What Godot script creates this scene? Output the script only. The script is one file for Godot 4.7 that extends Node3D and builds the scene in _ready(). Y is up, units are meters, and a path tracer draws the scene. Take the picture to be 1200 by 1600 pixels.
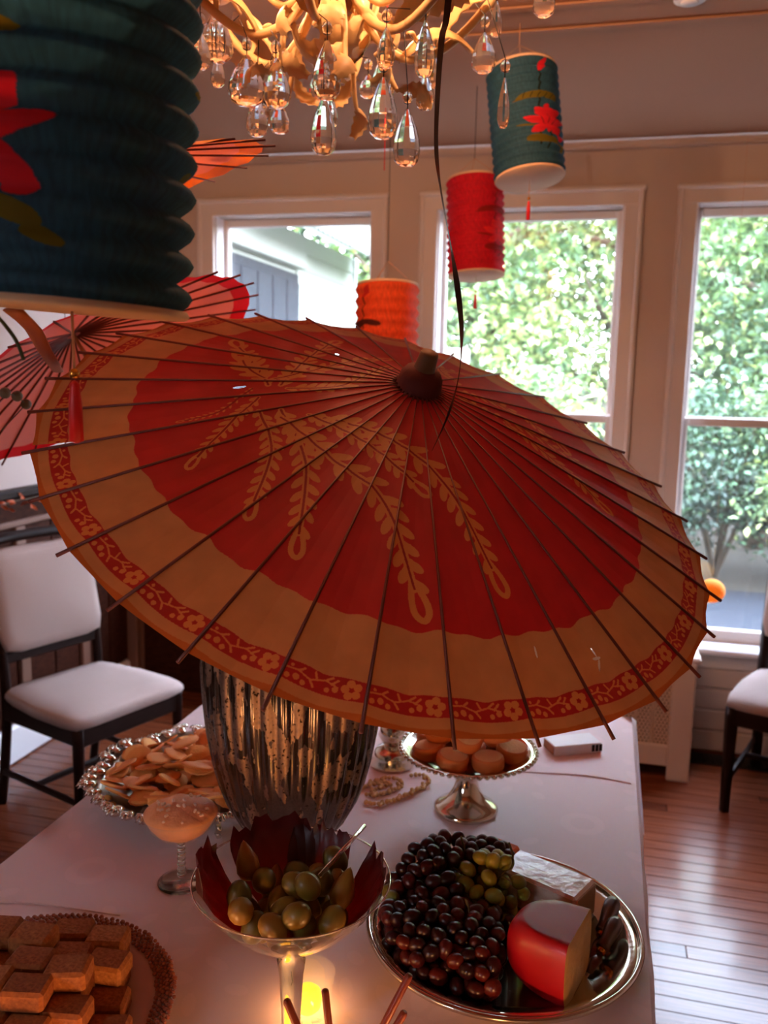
extends Node3D
# A dining room set for a party: a paper parasol standing in a mercury-glass urn on a laid table, lanterns, chandelier, tall windows.

var rng := RandomNumberGenerator.new()
var M := {}
var taken := {}

# ------------------------------------------------------------------ helpers
func begin() -> SurfaceTool:
	var s := SurfaceTool.new()
	s.begin(Mesh.PRIMITIVE_TRIANGLES)
	return s

func done(s: SurfaceTool) -> ArrayMesh:
	s.generate_normals()
	return s.commit()

# rows of points -> a sheet; front faces look along (along a row) x (to the next row) unless flip
func grid(s: SurfaceTool, rows: Array, flip := false, group := 0, us := 1.0, vs := 1.0) -> void:
	s.set_smooth_group(group)
	var m := rows.size()
	for i in m - 1:
		var a: PackedVector3Array = rows[i]
		var b: PackedVector3Array = rows[i + 1]
		var n := a.size()
		for j in n - 1:
			var p := [a[j], a[j + 1], b[j + 1], b[j]]
			var u0 := us * j / (n - 1.0)
			var u1 := us * (j + 1) / (n - 1.0)
			var v0 := vs * i / (m - 1.0)
			var v1 := vs * (i + 1) / (m - 1.0)
			var q := [Vector2(u0, v0), Vector2(u1, v0), Vector2(u1, v1), Vector2(u0, v1)]
			for k in ([0, 1, 2, 0, 2, 3] if flip else [0, 2, 1, 0, 3, 2]):
				s.set_uv(q[k])
				s.add_vertex(p[k])

# profile of (radius, height) from bottom to top turned about y; faces look outwards
func lathe(s: SurfaceTool, prof: Array, seg := 32, xf := Transform3D.IDENTITY, flutes := 0, depth := 0.0, group := 0) -> void:
	var rows := []
	for p in prof:
		var row := PackedVector3Array()
		for j in seg + 1:
			var t := TAU * (j % seg) / seg
			var r: float = p.x
			if flutes > 0:
				r *= 1.0 + depth * (absf(sin(t * flutes * 0.5)) - 0.6)
			row.append(xf * Vector3(r * cos(t), p.y, r * sin(t)))
		rows.append(row)
	grid(s, rows, true, group)

func tube(s: SurfaceTool, pts: Array, rad: Variant, sides := 8, caps := true, flat := 1.0) -> void:
	var rows := []
	var n := pts.size()
	var up := Vector3.UP
	var t0: Vector3 = (pts[1] - pts[0]).normalized()
	if absf(t0.dot(up)) > 0.9:
		up = Vector3.RIGHT
	var side := t0.cross(up).normalized()
	for i in n:
		var t: Vector3 = (pts[mini(i + 1, n - 1)] - pts[maxi(i - 1, 0)]).normalized()
		side = (side - t * side.dot(t)).normalized()
		var other := side.cross(t)
		var r: float = rad[i] if rad is Array else rad
		var row := PackedVector3Array()
		for j in sides + 1:
			var a := TAU * (j % sides) / sides
			row.append(pts[i] + (side * cos(a) + other * sin(a) * flat) * r)
		rows.append(row)
	if caps:
		var c0 := PackedVector3Array()
		var c1 := PackedVector3Array()
		c0.resize(sides + 1)
		c1.resize(sides + 1)
		c0.fill(pts[0])
		c1.fill(pts[n - 1])
		rows.push_front(c0)
		rows.push_back(c1)
	grid(s, rows, false)

func box(s: SurfaceTool, c: Vector3, d: Vector3, bev := 0.0, xf := Transform3D.IDENTITY) -> void:
	s.set_smooth_group(-1)
	var h := d * 0.5
	var b := minf(bev, minf(h.x, minf(h.y, h.z)) * 0.9)
	var faces := [[0, 1, 2], [1, 2, 0], [2, 0, 1]]
	for f in faces:
		for sg in [-1.0, 1.0]:
			var q := []
			for k in [[-1, -1], [1, -1], [1, 1], [-1, 1]]:
				var v := Vector3.ZERO
				v[f[0]] = sg * h[f[0]]
				v[f[1]] = k[0] * (h[f[1]] - b)
				v[f[2]] = k[1] * (h[f[2]] - b)
				q.append(xf * (c + v))
			quad(s, q, sg < 0)
	if b > 0.0:
		for f in faces:
			for sa in [-1.0, 1.0]:
				for sb in [-1.0, 1.0]:
					var q := []
					for k in [[-1, 0], [1, 0], [1, 1], [-1, 1]]:
						var v := Vector3.ZERO
						v[f[0]] = k[0] * (h[f[0]] - b)
						v[f[1]] = sa * (h[f[1]] - (b if k[1] == 0 else 0.0))
						v[f[2]] = sb * (h[f[2]] - (0.0 if k[1] == 0 else b))
						q.append(xf * (c + v))
					quad(s, q, sa * sb > 0)
		for sx in [-1.0, 1.0]:
			for sy in [-1.0, 1.0]:
				for sz in [-1.0, 1.0]:
					var sg := Vector3(sx, sy, sz)
					var q := []
					for k in 3:
						var v := sg * (h - Vector3.ONE * b)
						v[k] = sg[k] * h[k]
						q.append(xf * (c + v))
					var idx := [0, 2, 1] if sx * sy * sz > 0 else [0, 1, 2]
					for k in idx:
						s.set_uv(Vector2.ZERO)
						s.add_vertex(q[k])

func quad(s: SurfaceTool, q: Array, flip := false) -> void:
	var uv := [Vector2(0, 1), Vector2(1, 1), Vector2(1, 0), Vector2(0, 0)]
	for k in ([0, 1, 2, 0, 2, 3] if flip else [0, 2, 1, 0, 3, 2]):
		s.set_uv(uv[k])
		s.add_vertex(q[k])

func ball(s: SurfaceTool, c: Vector3, r: Vector3, seg := 12, rings := 8, xf := Transform3D.IDENTITY) -> void:
	var rows := []
	for i in rings + 1:
		var a := PI * i / rings - PI / 2
		var row := PackedVector3Array()
		for j in seg + 1:
			var t := TAU * (j % seg) / seg
			row.append(xf * (c + Vector3(r.x * cos(a) * cos(t), r.y * sin(a), r.z * cos(a) * sin(t))))
		rows.append(row)
	grid(s, rows, true)

func curve(pts: Array, n := 6) -> Array:            # a smooth line through the points
	var out := []
	for i in pts.size() - 1:
		var p0 = pts[maxi(i - 1, 0)]
		var p3 = pts[mini(i + 2, pts.size() - 1)]
		for k in n:
			out.append(pts[i].cubic_interpolate(pts[i + 1], p0, p3, float(k) / n))
	out.append(pts[-1])
	return out

func boxm(d: Vector3, bev := 0.0, c := Vector3.ZERO) -> ArrayMesh:
	var s := begin()
	box(s, c, d, bev)
	return done(s)

func lathem(prof: Array, seg := 32, flutes := 0, depth := 0.0) -> ArrayMesh:
	var s := begin()
	lathe(s, prof, seg, Transform3D.IDENTITY, flutes, depth)
	return done(s)

func tubem(pts: Array, rad: Variant, sides := 8, flat := 1.0) -> ArrayMesh:
	var s := begin()
	tube(s, pts, rad, sides, true, flat)
	return done(s)

func turned(up: Vector3, spin := 0.0) -> Basis:      # a basis whose y runs along up
	var y := up.normalized()
	var x := y.cross(Vector3.BACK if absf(y.z) < 0.9 else Vector3.RIGHT).normalized()
	return Basis(x, y, x.cross(y)) * Basis(Vector3.UP, spin)

# ------------------------------------------------------------------ naming
func numbered(called: String) -> String:
	var n: int = taken.get(called, 0)
	taken[called] = n + 1
	return called if n == 0 else "%s_%03d" % [called, n]

func tag(o: Node3D, label: String, category: String, group := "") -> void:
	o.set_meta("label", label)
	o.set_meta("category", category)
	if group:
		o.set_meta("group", group)

func thing(called: String, label: String, category: String, at := Vector3.ZERO, turn := 0.0, group := "") -> Node3D:
	var o := Node3D.new()
	o.name = numbered(called)
	add_child(o)
	o.position = at
	o.rotation.y = turn
	tag(o, label, category, group)
	return o

func part(parent: Node3D, called: String, mesh: Mesh, m: Material, at := Vector3.ZERO, label := "") -> MeshInstance3D:
	var o := MeshInstance3D.new()
	o.name = called
	o.mesh = mesh
	o.material_override = m
	parent.add_child(o, true)
	o.position = at
	if label:
		o.set_meta("label", label)
	return o

func single(called: String, label: String, category: String, mesh: Mesh, m: Material, at := Vector3.ZERO, group := "") -> MeshInstance3D:
	var o := part(self, numbered(called), mesh, m, at)
	tag(o, label, category, group)
	return o

func struct(called: String, mesh: Mesh, m: Material, at := Vector3.ZERO) -> Node3D:
	var o: Node3D
	if mesh:
		o = part(self, called, mesh, m, at)
	else:
		o = Node3D.new()
		o.name = called
		add_child(o)
		o.position = at
	o.set_meta("kind", "structure")
	return o

func many(parent: Node3D, called: String, mesh: Mesh, m: Material, where: Array, colors := []) -> MultiMeshInstance3D:
	var mm := MultiMesh.new()
	mm.transform_format = MultiMesh.TRANSFORM_3D
	mm.use_colors = colors.size() > 0
	mm.mesh = mesh
	mm.instance_count = where.size()
	for i in where.size():
		mm.set_instance_transform(i, where[i])
		if colors.size():
			mm.set_instance_color(i, colors[i])
	var o := MultiMeshInstance3D.new()
	o.name = called
	o.multimesh = mm
	o.material_override = m
	o.set_meta("kind", "stuff")
	parent.add_child(o, true)
	return o

# ------------------------------------------------------------------ materials
func mat(called: String, c: Color, rough := 0.6, metal := 0.0) -> StandardMaterial3D:
	var m := StandardMaterial3D.new()
	m.resource_name = called
	m.albedo_color = c
	m.roughness = rough
	m.metallic = metal
	M[called] = m
	return m

func paper(called: String, c: Color, through: Color, rough := 0.75) -> StandardMaterial3D:
	var m := mat(called, c, rough)
	m.backlight_enabled = true
	var top := maxf(c.r, maxf(c.g, c.b))
	m.backlight = through * Color(c.r / top, c.g / top, c.b / top)
	m.cull_mode = BaseMaterial3D.CULL_DISABLED
	return m

func pane_glass(called: String, c: Color, a: float) -> StandardMaterial3D:
	var m := mat(called, Color(c, a), 0.02)
	m.transparency = BaseMaterial3D.TRANSPARENCY_ALPHA
	m.cull_mode = BaseMaterial3D.CULL_DISABLED
	return m

func solid_glass(called: String, c: Color) -> StandardMaterial3D:
	var m := mat(called, Color(c, 0.02), 0.0)
	m.transparency = BaseMaterial3D.TRANSPARENCY_ALPHA
	m.refraction_enabled = true
	m.refraction_scale = 0.05
	return m

func noise_tex(freq: float, lo: Color, hi: Color, size := 256, stretch := false, s := 1) -> Texture2D:
	var f := FastNoiseLite.new()
	f.seed = s
	f.frequency = freq
	f.fractal_octaves = 4
	var w := size
	var im := Image.create(w, size, false, Image.FORMAT_RGB8)
	for y in size:
		for x in w:
			# wrap by blending, so that the tile repeats without an edge
			var a := f.get_noise_2d(x * (0.12 if stretch else 1.0), y)
			var b := f.get_noise_2d((x - w) * (0.12 if stretch else 1.0), y)
			var k := float(x) / w
			var a2 := f.get_noise_2d(x * (0.12 if stretch else 1.0), y - size)
			var v := lerpf(lerpf(a, b, k), a2, float(y) / size * 0.5) * 0.9 + 0.5
			im.set_pixel(x, y, lo.lerp(hi, clampf(v, 0, 1)))
	return ImageTexture.create_from_image(im)

func tri(m: StandardMaterial3D, t: Texture2D, scale: Vector3, world := true) -> void:
	m.albedo_texture = t
	m.uv1_triplanar = true
	m.uv1_world_triplanar = world
	m.uv1_scale = scale

func bump(m: StandardMaterial3D, t: Texture2D, cm: float) -> void:
	m.heightmap_enabled = true
	m.heightmap_texture = t
	m.heightmap_scale = cm

# drawing on a picture held as bytes (RGBA)
func disc(px: PackedByteArray, w: int, c: Vector2, ra: float, rb: float, turn: float, col: Color) -> void:
	var r := maxf(ra, rb)
	var cs := cos(turn)
	var sn := sin(turn)
	var k := [int(col.r8), int(col.g8), int(col.b8), int(col.a8)]
	for y in range(maxi(0, int(c.y - r)), mini(w - 1, int(c.y + r) + 1) + 1):
		for x in range(maxi(0, int(c.x - r)), mini(w - 1, int(c.x + r) + 1) + 1):
			var d := Vector2(x, y) - c
			var u := (d.x * cs + d.y * sn) / ra
			var v := (-d.x * sn + d.y * cs) / rb
			if u * u + v * v <= 1.0:
				var i := (y * w + x) * 4
				px[i] = k[0]
				px[i + 1] = k[1]
				px[i + 2] = k[2]
				px[i + 3] = k[3]

func stroke(px: PackedByteArray, w: int, pts: Array, r: float, col: Color) -> void:
	for i in pts.size() - 1:
		var n := maxi(1, int(pts[i].distance_to(pts[i + 1]) / maxf(1.0, r * 0.6)))
		for k in n + 1:
			disc(px, w, pts[i].lerp(pts[i + 1], float(k) / n), r, r, 0, col)

func picture(px: PackedByteArray, w: int) -> ImageTexture:
	return ImageTexture.create_from_image(Image.create_from_data(w, w, false, Image.FORMAT_RGBA8, px))

func filled(w: int, f: Callable) -> PackedByteArray:
	var px := PackedByteArray()
	px.resize(w * w * 4)
	for y in w:
		for x in w:
			var c: Color = f.call(x, y)
			var i := (y * w + x) * 4
			px[i] = c.r8
			px[i + 1] = c.g8
			px[i + 2] = c.b8
			px[i + 3] = c.a8
	return px

# ------------------------------------------------------------------ scene
func _ready() -> void:
	rng.seed = 11
	var cam := Camera3D.new()
	cam.name = "camera"
	add_child(cam)
	cam.position = Vector3(0, 1.56, 0)
	cam.rotation = Vector3(deg_to_rad(-8.75), deg_to_rad(14.15), deg_to_rad(1.2))
	cam.fov = 60.93
	cam.near = 0.05
	cam.current = true
	var lens := CameraAttributesPhysical.new()
	lens.frustum_focal_length = 20.4
	lens.frustum_focus_distance = 1.05
	lens.exposure_aperture = 4.2
	cam.attributes = lens
	cam.fov = 60.93
	var sky_m := ProceduralSkyMaterial.new()
	sky_m.sky_top_color = Color(0.82, 0.89, 1.0)
	sky_m.sky_horizon_color = Color(0.93, 0.95, 1.0)
	sky_m.sky_curve = 0.2
	sky_m.ground_bottom_color = Color(0.35, 0.36, 0.36)
	sky_m.ground_horizon_color = Color(0.6, 0.62, 0.62)
	sky_m.sky_energy_multiplier = 4.6
	sky_m.ground_energy_multiplier = 1.6
	var sky := Sky.new()
	sky.sky_material = sky_m
	var env := Environment.new()
	env.background_mode = Environment.BG_SKY
	env.sky = sky
	env.ambient_light_source = Environment.AMBIENT_SOURCE_SKY
	env.tonemap_mode = Environment.TONE_MAPPER_LINEAR
	env.tonemap_exposure = 1.02
	env.sdfgi_enabled = true
	env.ssao_enabled = true
	env.ssil_enabled = true
	var we := WorldEnvironment.new()
	we.name = "world_environment"
	we.environment = env
	add_child(we)
	var sun := DirectionalLight3D.new()
	sun.name = "sun"
	add_child(sun)
	sun.look_at_from_position(Vector3(-4, 9, 5), Vector3.ZERO)
	sun.light_color = Color(1.0, 0.95, 0.84)
	sun.light_energy = 1.7
	sun.light_angular_distance = 3.0
	sun.shadow_enabled = true
	materials()
	room()
	outside()
	table()
	chandelier()
	parasols()
	lanterns()
	furniture()
	tableware()
	food()
	trifles()

func materials() -> void:
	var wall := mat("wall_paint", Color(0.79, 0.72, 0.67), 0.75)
	bump(wall, noise_tex(0.05, Color.BLACK, Color.WHITE, 128, false, 3), 0.05)
	wall.uv1_triplanar = true
	wall.uv1_world_triplanar = true
	wall.uv1_scale = Vector3.ONE * 2.0
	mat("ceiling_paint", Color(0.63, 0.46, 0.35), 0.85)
	mat("trim_paint", Color(0.86, 0.82, 0.79), 0.4)
	mat("white_trim", Color(0.9, 0.89, 0.9), 0.45)
	var grain := noise_tex(0.09, Color(0.62, 0.56, 0.52), Color.WHITE, 256, true, 5)
	for k in 4:
		var f := mat("floor_wood_%d" % k, [Color(0.52, 0.28, 0.18), Color(0.48, 0.25, 0.16), Color(0.56, 0.31, 0.21), Color(0.44, 0.22, 0.15)][k], 0.24)
		tri(f, grain, Vector3(1.2, 3, 5))
		f.clearcoat_enabled = true
		f.metallic_specular = 0.36
		f.clearcoat = 0.15
		f.clearcoat_roughness = 0.10
	mat("floor_gap", Color(0.16, 0.08, 0.05), 0.7)
	var dk := mat("dark_wood", Color(0.14, 0.06, 0.04), 0.5)
	tri(dk, grain, Vector3(3, 6, 6))
	var wn := mat("wainscot_wood", Color(0.27, 0.13, 0.08), 0.6)
	tri(wn, grain, Vector3(6, 2, 6))
	dk.metallic_specular = 0.28
	wn.metallic_specular = 0.2
	mat("wainscot_stile", Color(0.42, 0.28, 0.22), 0.5)
	var cl := mat("cloth_white", Color(0.91, 0.82, 0.83), 0.6)
	tri(cl, damask(), Vector3(2.6, 2.6, 2.6))
	cl.rim_enabled = true
	cl.rim = 0.25
	var up := mat("chair_fabric", Color(0.63, 0.55, 0.53), 0.8)
	bump(up, weave(), 0.25)
	up.uv1_triplanar = true
	up.uv1_scale = Vector3.ONE * 9.0
	mat("silver", Color(0.88, 0.85, 0.80), 0.12, 1.0)
	mat("silver_satin", Color(0.80, 0.77, 0.72), 0.28, 1.0)
	mat("pewter", Color(0.42, 0.37, 0.36), 0.3, 1.0)
	mat("brass", Color(0.85, 0.60, 0.25), 0.2, 1.0)
	mat("black_metal", Color(0.05, 0.045, 0.04), 0.5, 0.6)
	mat("cream_metal", Color(0.80, 0.66, 0.45), 0.5)
	mat("brown_metal", Color(0.42, 0.25, 0.15), 0.5)
	solid_glass("crystal", Color(1, 1, 1))
	pane_glass("pane", Color(0.95, 1, 0.98), 0.04)
	pane_glass("clear_glass", Color(0.95, 0.97, 0.95), 0.06)
	solid_glass("stem_glass", Color(0.98, 0.99, 0.98))
	var bam := mat("bamboo", Color(0.42, 0.15, 0.08), 0.55)
	bam.rim_enabled = false
	mat("bamboo_pale", Color(0.66, 0.42, 0.22), 0.5)
	mat("thread_dark", Color(0.06, 0.05, 0.05), 0.7)
	mat("thread_pale", Color(0.80, 0.58, 0.40), 0.7)
	mat("red_silk", Color(0.85, 0.06, 0.07), 0.5)
	mat("ribbon_plum", Color(0.14, 0.015, 0.035), 0.25)
	mat("green_wire", Color(0.16, 0.22, 0.07), 0.6)
	mat("asphalt", Color(0.25, 0.26, 0.29), 0.95)
	M.asphalt.albedo_color = Color(0.17, 0.18, 0.205)
	M.asphalt.metallic_specular = 0.1
	mat("soil", Color(0.20, 0.17, 0.12), 1.0)
	mat("bark", Color(0.30, 0.25, 0.20), 0.9)
	mat("siding_paint", Color(0.66, 0.68, 0.64), 0.7)
	mat("grey_door", Color(0.12, 0.14, 0.175), 0.8)
	var leaf := mat("leaf", Color(1, 1, 1), 0.5)
	leaf.vertex_color_use_as_albedo = true
	leaf.backlight_enabled = true
	leaf.backlight = Color(0.5, 0.5, 0.3)
	leaf.cull_mode = BaseMaterial3D.CULL_DISABLED

func damask() -> Texture2D:
	var w := 256
	var base := Color(0.975, 0.975, 0.975)
	var px := filled(w, func(_x, _y): return base)
	var hi := Color(1, 1, 1)
	for k in 8:                                       # a rosette of petals and sprays around it
		var t := TAU * k / 8
		disc(px, w, Vector2(128, 128) + Vector2(cos(t), sin(t)) * 36, 20, 9, t, hi)
		disc(px, w, Vector2(128, 128) + Vector2(cos(t + 0.4), sin(t + 0.4)) * 72, 14, 6, t + 1.2, hi)
		disc(px, w, Vector2(128, 128) + Vector2(cos(t), sin(t)) * 98, 11, 7, t, hi)
	disc(px, w, Vector2(128, 128), 11, 11, 0, hi)
	for c in [Vector2(0, 0), Vector2(255, 0), Vector2(0, 255), Vector2(255, 255)]:
		disc(px, w, c, 26, 26, 0, hi)
		disc(px, w, c, 14, 14, 0, base)
	return picture(px, w)

func weave() -> Texture2D:
	var w := 128
	return picture(filled(w, func(x, y):
		var v := 0.5 + 0.5 * sin(TAU * x / 8.0) * sin(TAU * y / 8.0)
		return Color(v, v, v)), w)

# ------------------------------------------------------------------ the room
const WZ := -3.8
const CEIL := 2.527
const XL := -2.25
const XR := 2.3
const ZB := 1.6

func room() -> void:
	# floor: a base slab, and the boards of the part that shows, each its own piece
	var fl := struct("floor", boxm(Vector3(XR - XL + 0.4, 0.1, ZB - WZ + 0.3), 0, Vector3((XL + XR) / 2, -0.062, (ZB + WZ) / 2)), M.floor_gap)
	var lengths := [0.9, 1.15, 1.4]
	var cache := {}
	var row := 0
	var z := WZ + 0.02
	while z < -0.35:
		var x := XL - 0.55 * ((row * 7) % 5) / 4.0
		var k := row
		while x < 2.1:
			var l: float = lengths[(k * 5 + row * 3) % 3]
			if x < 1.95 and x + l > XL:
				var x0 := maxf(x, XL)
				var x1 := minf(x + l, 2.25)
				var seen := (x1 > -0.3 and x0 < 1.9 and z < -1.5) or (x0 < -0.9 and z < -2.0)
				if seen:
					var key := "%.3f" % (x1 - x0)
					if not cache.has(key):
						cache[key] = boxm(Vector3(x1 - x0 - 0.0016, 0.012, 0.0555), 0.0012)
					part(fl, "floor_board", cache[key], M["floor_wood_%d" % ((k * 7 + row * 5) % 4)], Vector3((x0 + x1) / 2, -0.006, z))
			x += l
			k += 1
		z += 0.057
		row += 1
	# the boards that nothing in the picture shows, in one sheet each side
	var rest := begin()
	for zz in 60:
		var bz := -0.35 + zz * 0.057
		if bz < ZB:
			box(rest, Vector3((XL + XR) / 2, -0.006, bz), Vector3(XR - XL, 0.012, 0.0555), 0.001)
	box(rest, Vector3(-0.6, -0.006, -1.0), Vector3(0.55, 0.0119, 1.3))
	var rb := part(fl, "board_sheet", done(rest), M.floor_wood_1)
	rb.set_meta("kind", "stuff")

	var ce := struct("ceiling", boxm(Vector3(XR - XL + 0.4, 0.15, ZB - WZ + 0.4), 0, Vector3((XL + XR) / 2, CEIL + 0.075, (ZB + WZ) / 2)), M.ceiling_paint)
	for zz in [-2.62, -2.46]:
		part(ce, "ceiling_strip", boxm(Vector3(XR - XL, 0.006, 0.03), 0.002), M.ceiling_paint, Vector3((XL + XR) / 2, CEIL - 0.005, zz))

	# far wall round three windows
	var wn := struct("wall_far", null, null)
	var T := 0.16
	var openings := [[-1.78, -1.04], [-0.745, 0.02], [0.303, 1.07]]
	var sill := 0.47
	var head := 2.27
	var zc := WZ - T / 2
	part(wn, "wall_top", boxm(Vector3(XR - XL + 0.4, CEIL - head + 0.1, T), 0, Vector3((XL + XR) / 2, (CEIL + 0.1 + head) / 2, zc)), M.wall_paint)
	var edges := [XL - 0.2, -1.78, -1.04, -0.745, 0.02, 0.303, 1.07, XR + 0.2]
	for k in 4:
		var a: float = edges[k * 2]
		var b: float = edges[k * 2 + 1]
		part(wn, "wall_pier", boxm(Vector3(b - a, head, T), 0, Vector3((a + b) / 2, head / 2, zc)), M.wall_paint)
	for o in openings:
		part(wn, "wall_under_window", boxm(Vector3(o[1] - o[0], sill, T), 0, Vector3((o[0] + o[1]) / 2, sill / 2, zc)), M.wall_paint)
	# painted boards below the right-hand window
	for k in 4:
		part(wn, "wall_board", boxm(Vector3(1.86, 0.088, 0.014), 0.005), M.wall_paint, Vector3(1.32, 0.05 + 0.093 * k, WZ + 0.006))
	# dark wainscot between the corner and the radiator
	var wc := struct("trim_1", null, null)
	part(wc, "panel", boxm(Vector3(1.42, 0.43, 0.02)), M.wainscot_wood, Vector3(-1.52, 0.215, WZ + 0.012))
	for x in [-2.2, -1.78, -1.36, -0.94]:
		part(wc, "stile", boxm(Vector3(0.055, 0.43, 0.03), 0.004), M.wainscot_stile, Vector3(x, 0.215, WZ + 0.024))
	part(wc, "rail", boxm(Vector3(1.42, 0.05, 0.03), 0.004), M.wainscot_wood, Vector3(-1.52, 0.42, WZ + 0.024))
	var crown := begin()
	tube(crown, [Vector3(XL, CEIL - 0.02, WZ + 0.012), Vector3(XR, CEIL - 0.02, WZ + 0.012)], 0.022, 8)
	struct("trim_2", done(crown), M.wall_paint)
	for k in 3:
		window(k + 1, openings[k][0], openings[k][1], sill, head)

	# left wall: white above a chair rail, dark panelling below it, white baseboard
	struct("wall_left", boxm(Vector3(0.15, CEIL + 0.2, ZB - WZ + 0.4), 0, Vector3(XL - 0.075, CEIL / 2, (ZB + WZ) / 2)), mat("left_wall_paint", Color(0.70, 0.64, 0.62), 0.7))
	var wl := struct("trim_3", null, null)
	part(wl, "chair_rail", boxm(Vector3(0.06, 0.035, 5.0), 0.008), M.dark_wood, Vector3(XL + 0.03, 1.085, -1.3))
	part(wl, "frieze", boxm(Vector3(0.025, 0.10, 5.0), 0.002), M.wainscot_wood, Vector3(XL + 0.013, 1.02, -1.3))
	part(wl, "moulding", boxm(Vector3(0.04, 0.025, 5.0), 0.006), M.wainscot_stile, Vector3(XL + 0.02, 0.965, -1.3))
	for k in 18:
		part(wl, "panel", boxm(Vector3(0.018, 0.79, 0.205), 0.004), M.wainscot_wood, Vector3(XL + 0.009, 0.555, WZ + 0.13 + 0.21 * k))
	for k in 9:
		part(wl, "stile", boxm(Vector3(0.03, 0.79, 0.06), 0.004), M.wainscot_stile if k > 0 else M.wainscot_wood, Vector3(XL + 0.02, 0.555, WZ + 0.03 + 0.42 * k))
	struct("baseboard_left", boxm(Vector3(0.03, 0.15, 5.2), 0.008, Vector3(XL + 0.015, 0.075, -1.2)), M.white_trim)
	part(wl, "corner_post", boxm(Vector3(0.06, 1.06, 0.06), 0.006), M.wainscot_stile, Vector3(XL + 0.04, 0.53, WZ + 0.05), "lighter corner post")

	# right wall and back wall, outside the frame
	var wr := struct("wall_right", null, null)
	var rx := XR + 0.075
	part(wr, "wall_side", boxm(Vector3(0.15, CEIL + 0.2, ZB - WZ + 0.4), 0, Vector3(rx, CEIL / 2, (ZB + WZ) / 2)), M.wall_paint)
	var wb := struct("wall_back", null, null)
	var bx := [-1.9, -1.46]                           # a small window behind the camera
	var by := [1.4, 1.9]
	part(wb, "wall_pier", boxm(Vector3(bx[0] - XL + 0.2, CEIL + 0.2, 0.15), 0, Vector3((XL - 0.2 + bx[0]) / 2, CEIL / 2, ZB + 0.075)), M.wall_paint)
	part(wb, "wall_pier", boxm(Vector3(XR + 0.2 - bx[1], CEIL + 0.2, 0.15), 0, Vector3((XR + 0.2 + bx[1]) / 2, CEIL / 2, ZB + 0.075)), M.wall_paint)
	part(wb, "wall_top", boxm(Vector3(0.44, CEIL + 0.1 - by[1], 0.15), 0, Vector3(-1.68, (CEIL + 0.1 + by[1]) / 2, ZB + 0.075)), M.wall_paint)
	part(wb, "wall_under_window", boxm(Vector3(0.44, by[0], 0.15), 0, Vector3(-1.68, by[0] / 2, ZB + 0.075)), M.wall_paint)
	var w4 := struct("window_4", null, null)
	part(w4, "pane", boxm(Vector3(0.44, 0.5, 0.004), 0, Vector3(-1.68, 1.65, ZB + 0.075)), M.pane)
	part(w4, "casing", boxm(Vector3(0.58, 0.07, 0.03), 0.004, Vector3(-1.68, 1.935, ZB - 0.015)), M.trim_paint)
	part(w4, "sill", boxm(Vector3(0.58, 0.03, 0.08), 0.006, Vector3(-1.68, 1.385, ZB - 0.02)), M.trim_paint)

func window(n: int, x0: float, x1: float, y0: float, y1: float) -> void:
	var w := struct("window_%d" % n, null, null)
	var c := (x0 + x1) / 2
	var z := WZ
	# casing: flat boards with a raised outer bead and inner stop
	var cw := 0.072
	for sx in [-1.0, 1.0]:
		var e: float = c + sx * ((x1 - x0) / 2 + cw / 2)
		part(w, "casing", boxm(Vector3(cw, y1 - y0 + 0.14, 0.022), 0.004), M.trim_paint, Vector3(e, (y0 + y1) / 2 + 0.0, z + 0.011))
		part(w, "casing_bead", boxm(Vector3(0.02, y1 - y0 + 0.15, 0.036), 0.006), M.trim_paint, Vector3(e + sx * 0.03, (y0 + y1) / 2, z + 0.018))
	part(w, "head_casing", boxm(Vector3(x1 - x0 + 2 * cw, cw, 0.022), 0.004), M.trim_paint, Vector3(c, y1 + cw / 2 - 0.002, z + 0.012))
	part(w, "head_bead", boxm(Vector3(x1 - x0 + 2 * cw + 0.02, 0.022, 0.038), 0.006), M.trim_paint, Vector3(c, y1 + cw - 0.008, z + 0.02))
	part(w, "sill", boxm(Vector3(x1 - x0 + 0.2, 0.03, 0.12), 0.008), M.white_trim, Vector3(c, y0 - 0.008, z + 0.02))
	part(w, "apron", boxm(Vector3(x1 - x0 + 0.14, 0.07, 0.02), 0.005), M.trim_paint, Vector3(c, y0 - 0.06, z + 0.012))
	var mid := 1.405
	for up in 2:
		var a := y0 if up == 0 else mid - 0.015
		var b := mid + 0.02 if up == 0 else y1
		var zz := z - 0.055 - 0.045 * up
		var sash := begin()
		var st := 0.026
		for sx in [-1.0, 1.0]:
			box(sash, Vector3(c + sx * ((x1 - x0) / 2 - st / 2), (a + b) / 2, zz), Vector3(st, b - a, 0.038), 0.005)
		box(sash, Vector3(c, a + (0.03 if up == 0 else 0.018), zz), Vector3(x1 - x0 - st * 2, 0.06 if up == 0 else 0.036, 0.038), 0.005)
		box(sash, Vector3(c, b - 0.018, zz), Vector3(x1 - x0 - st * 2, 0.036, 0.038), 0.005)
		part(w, "sash", done(sash), M.trim_paint)
		part(w, "pane", boxm(Vector3(x1 - x0 - 0.04, b - a - 0.04, 0.004), 0, Vector3(c, (a + b) / 2, zz)), M.pane)
	var jm := begin()
	for sx in [-1.0, 1.0]:
		box(jm, Vector3(c + sx * ((x1 - x0) / 2 - 0.003), (y0 + y1) / 2, z - 0.08), Vector3(0.008, y1 - y0, 0.16))
	part(w, "jamb", done(jm), M.white_trim)

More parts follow.
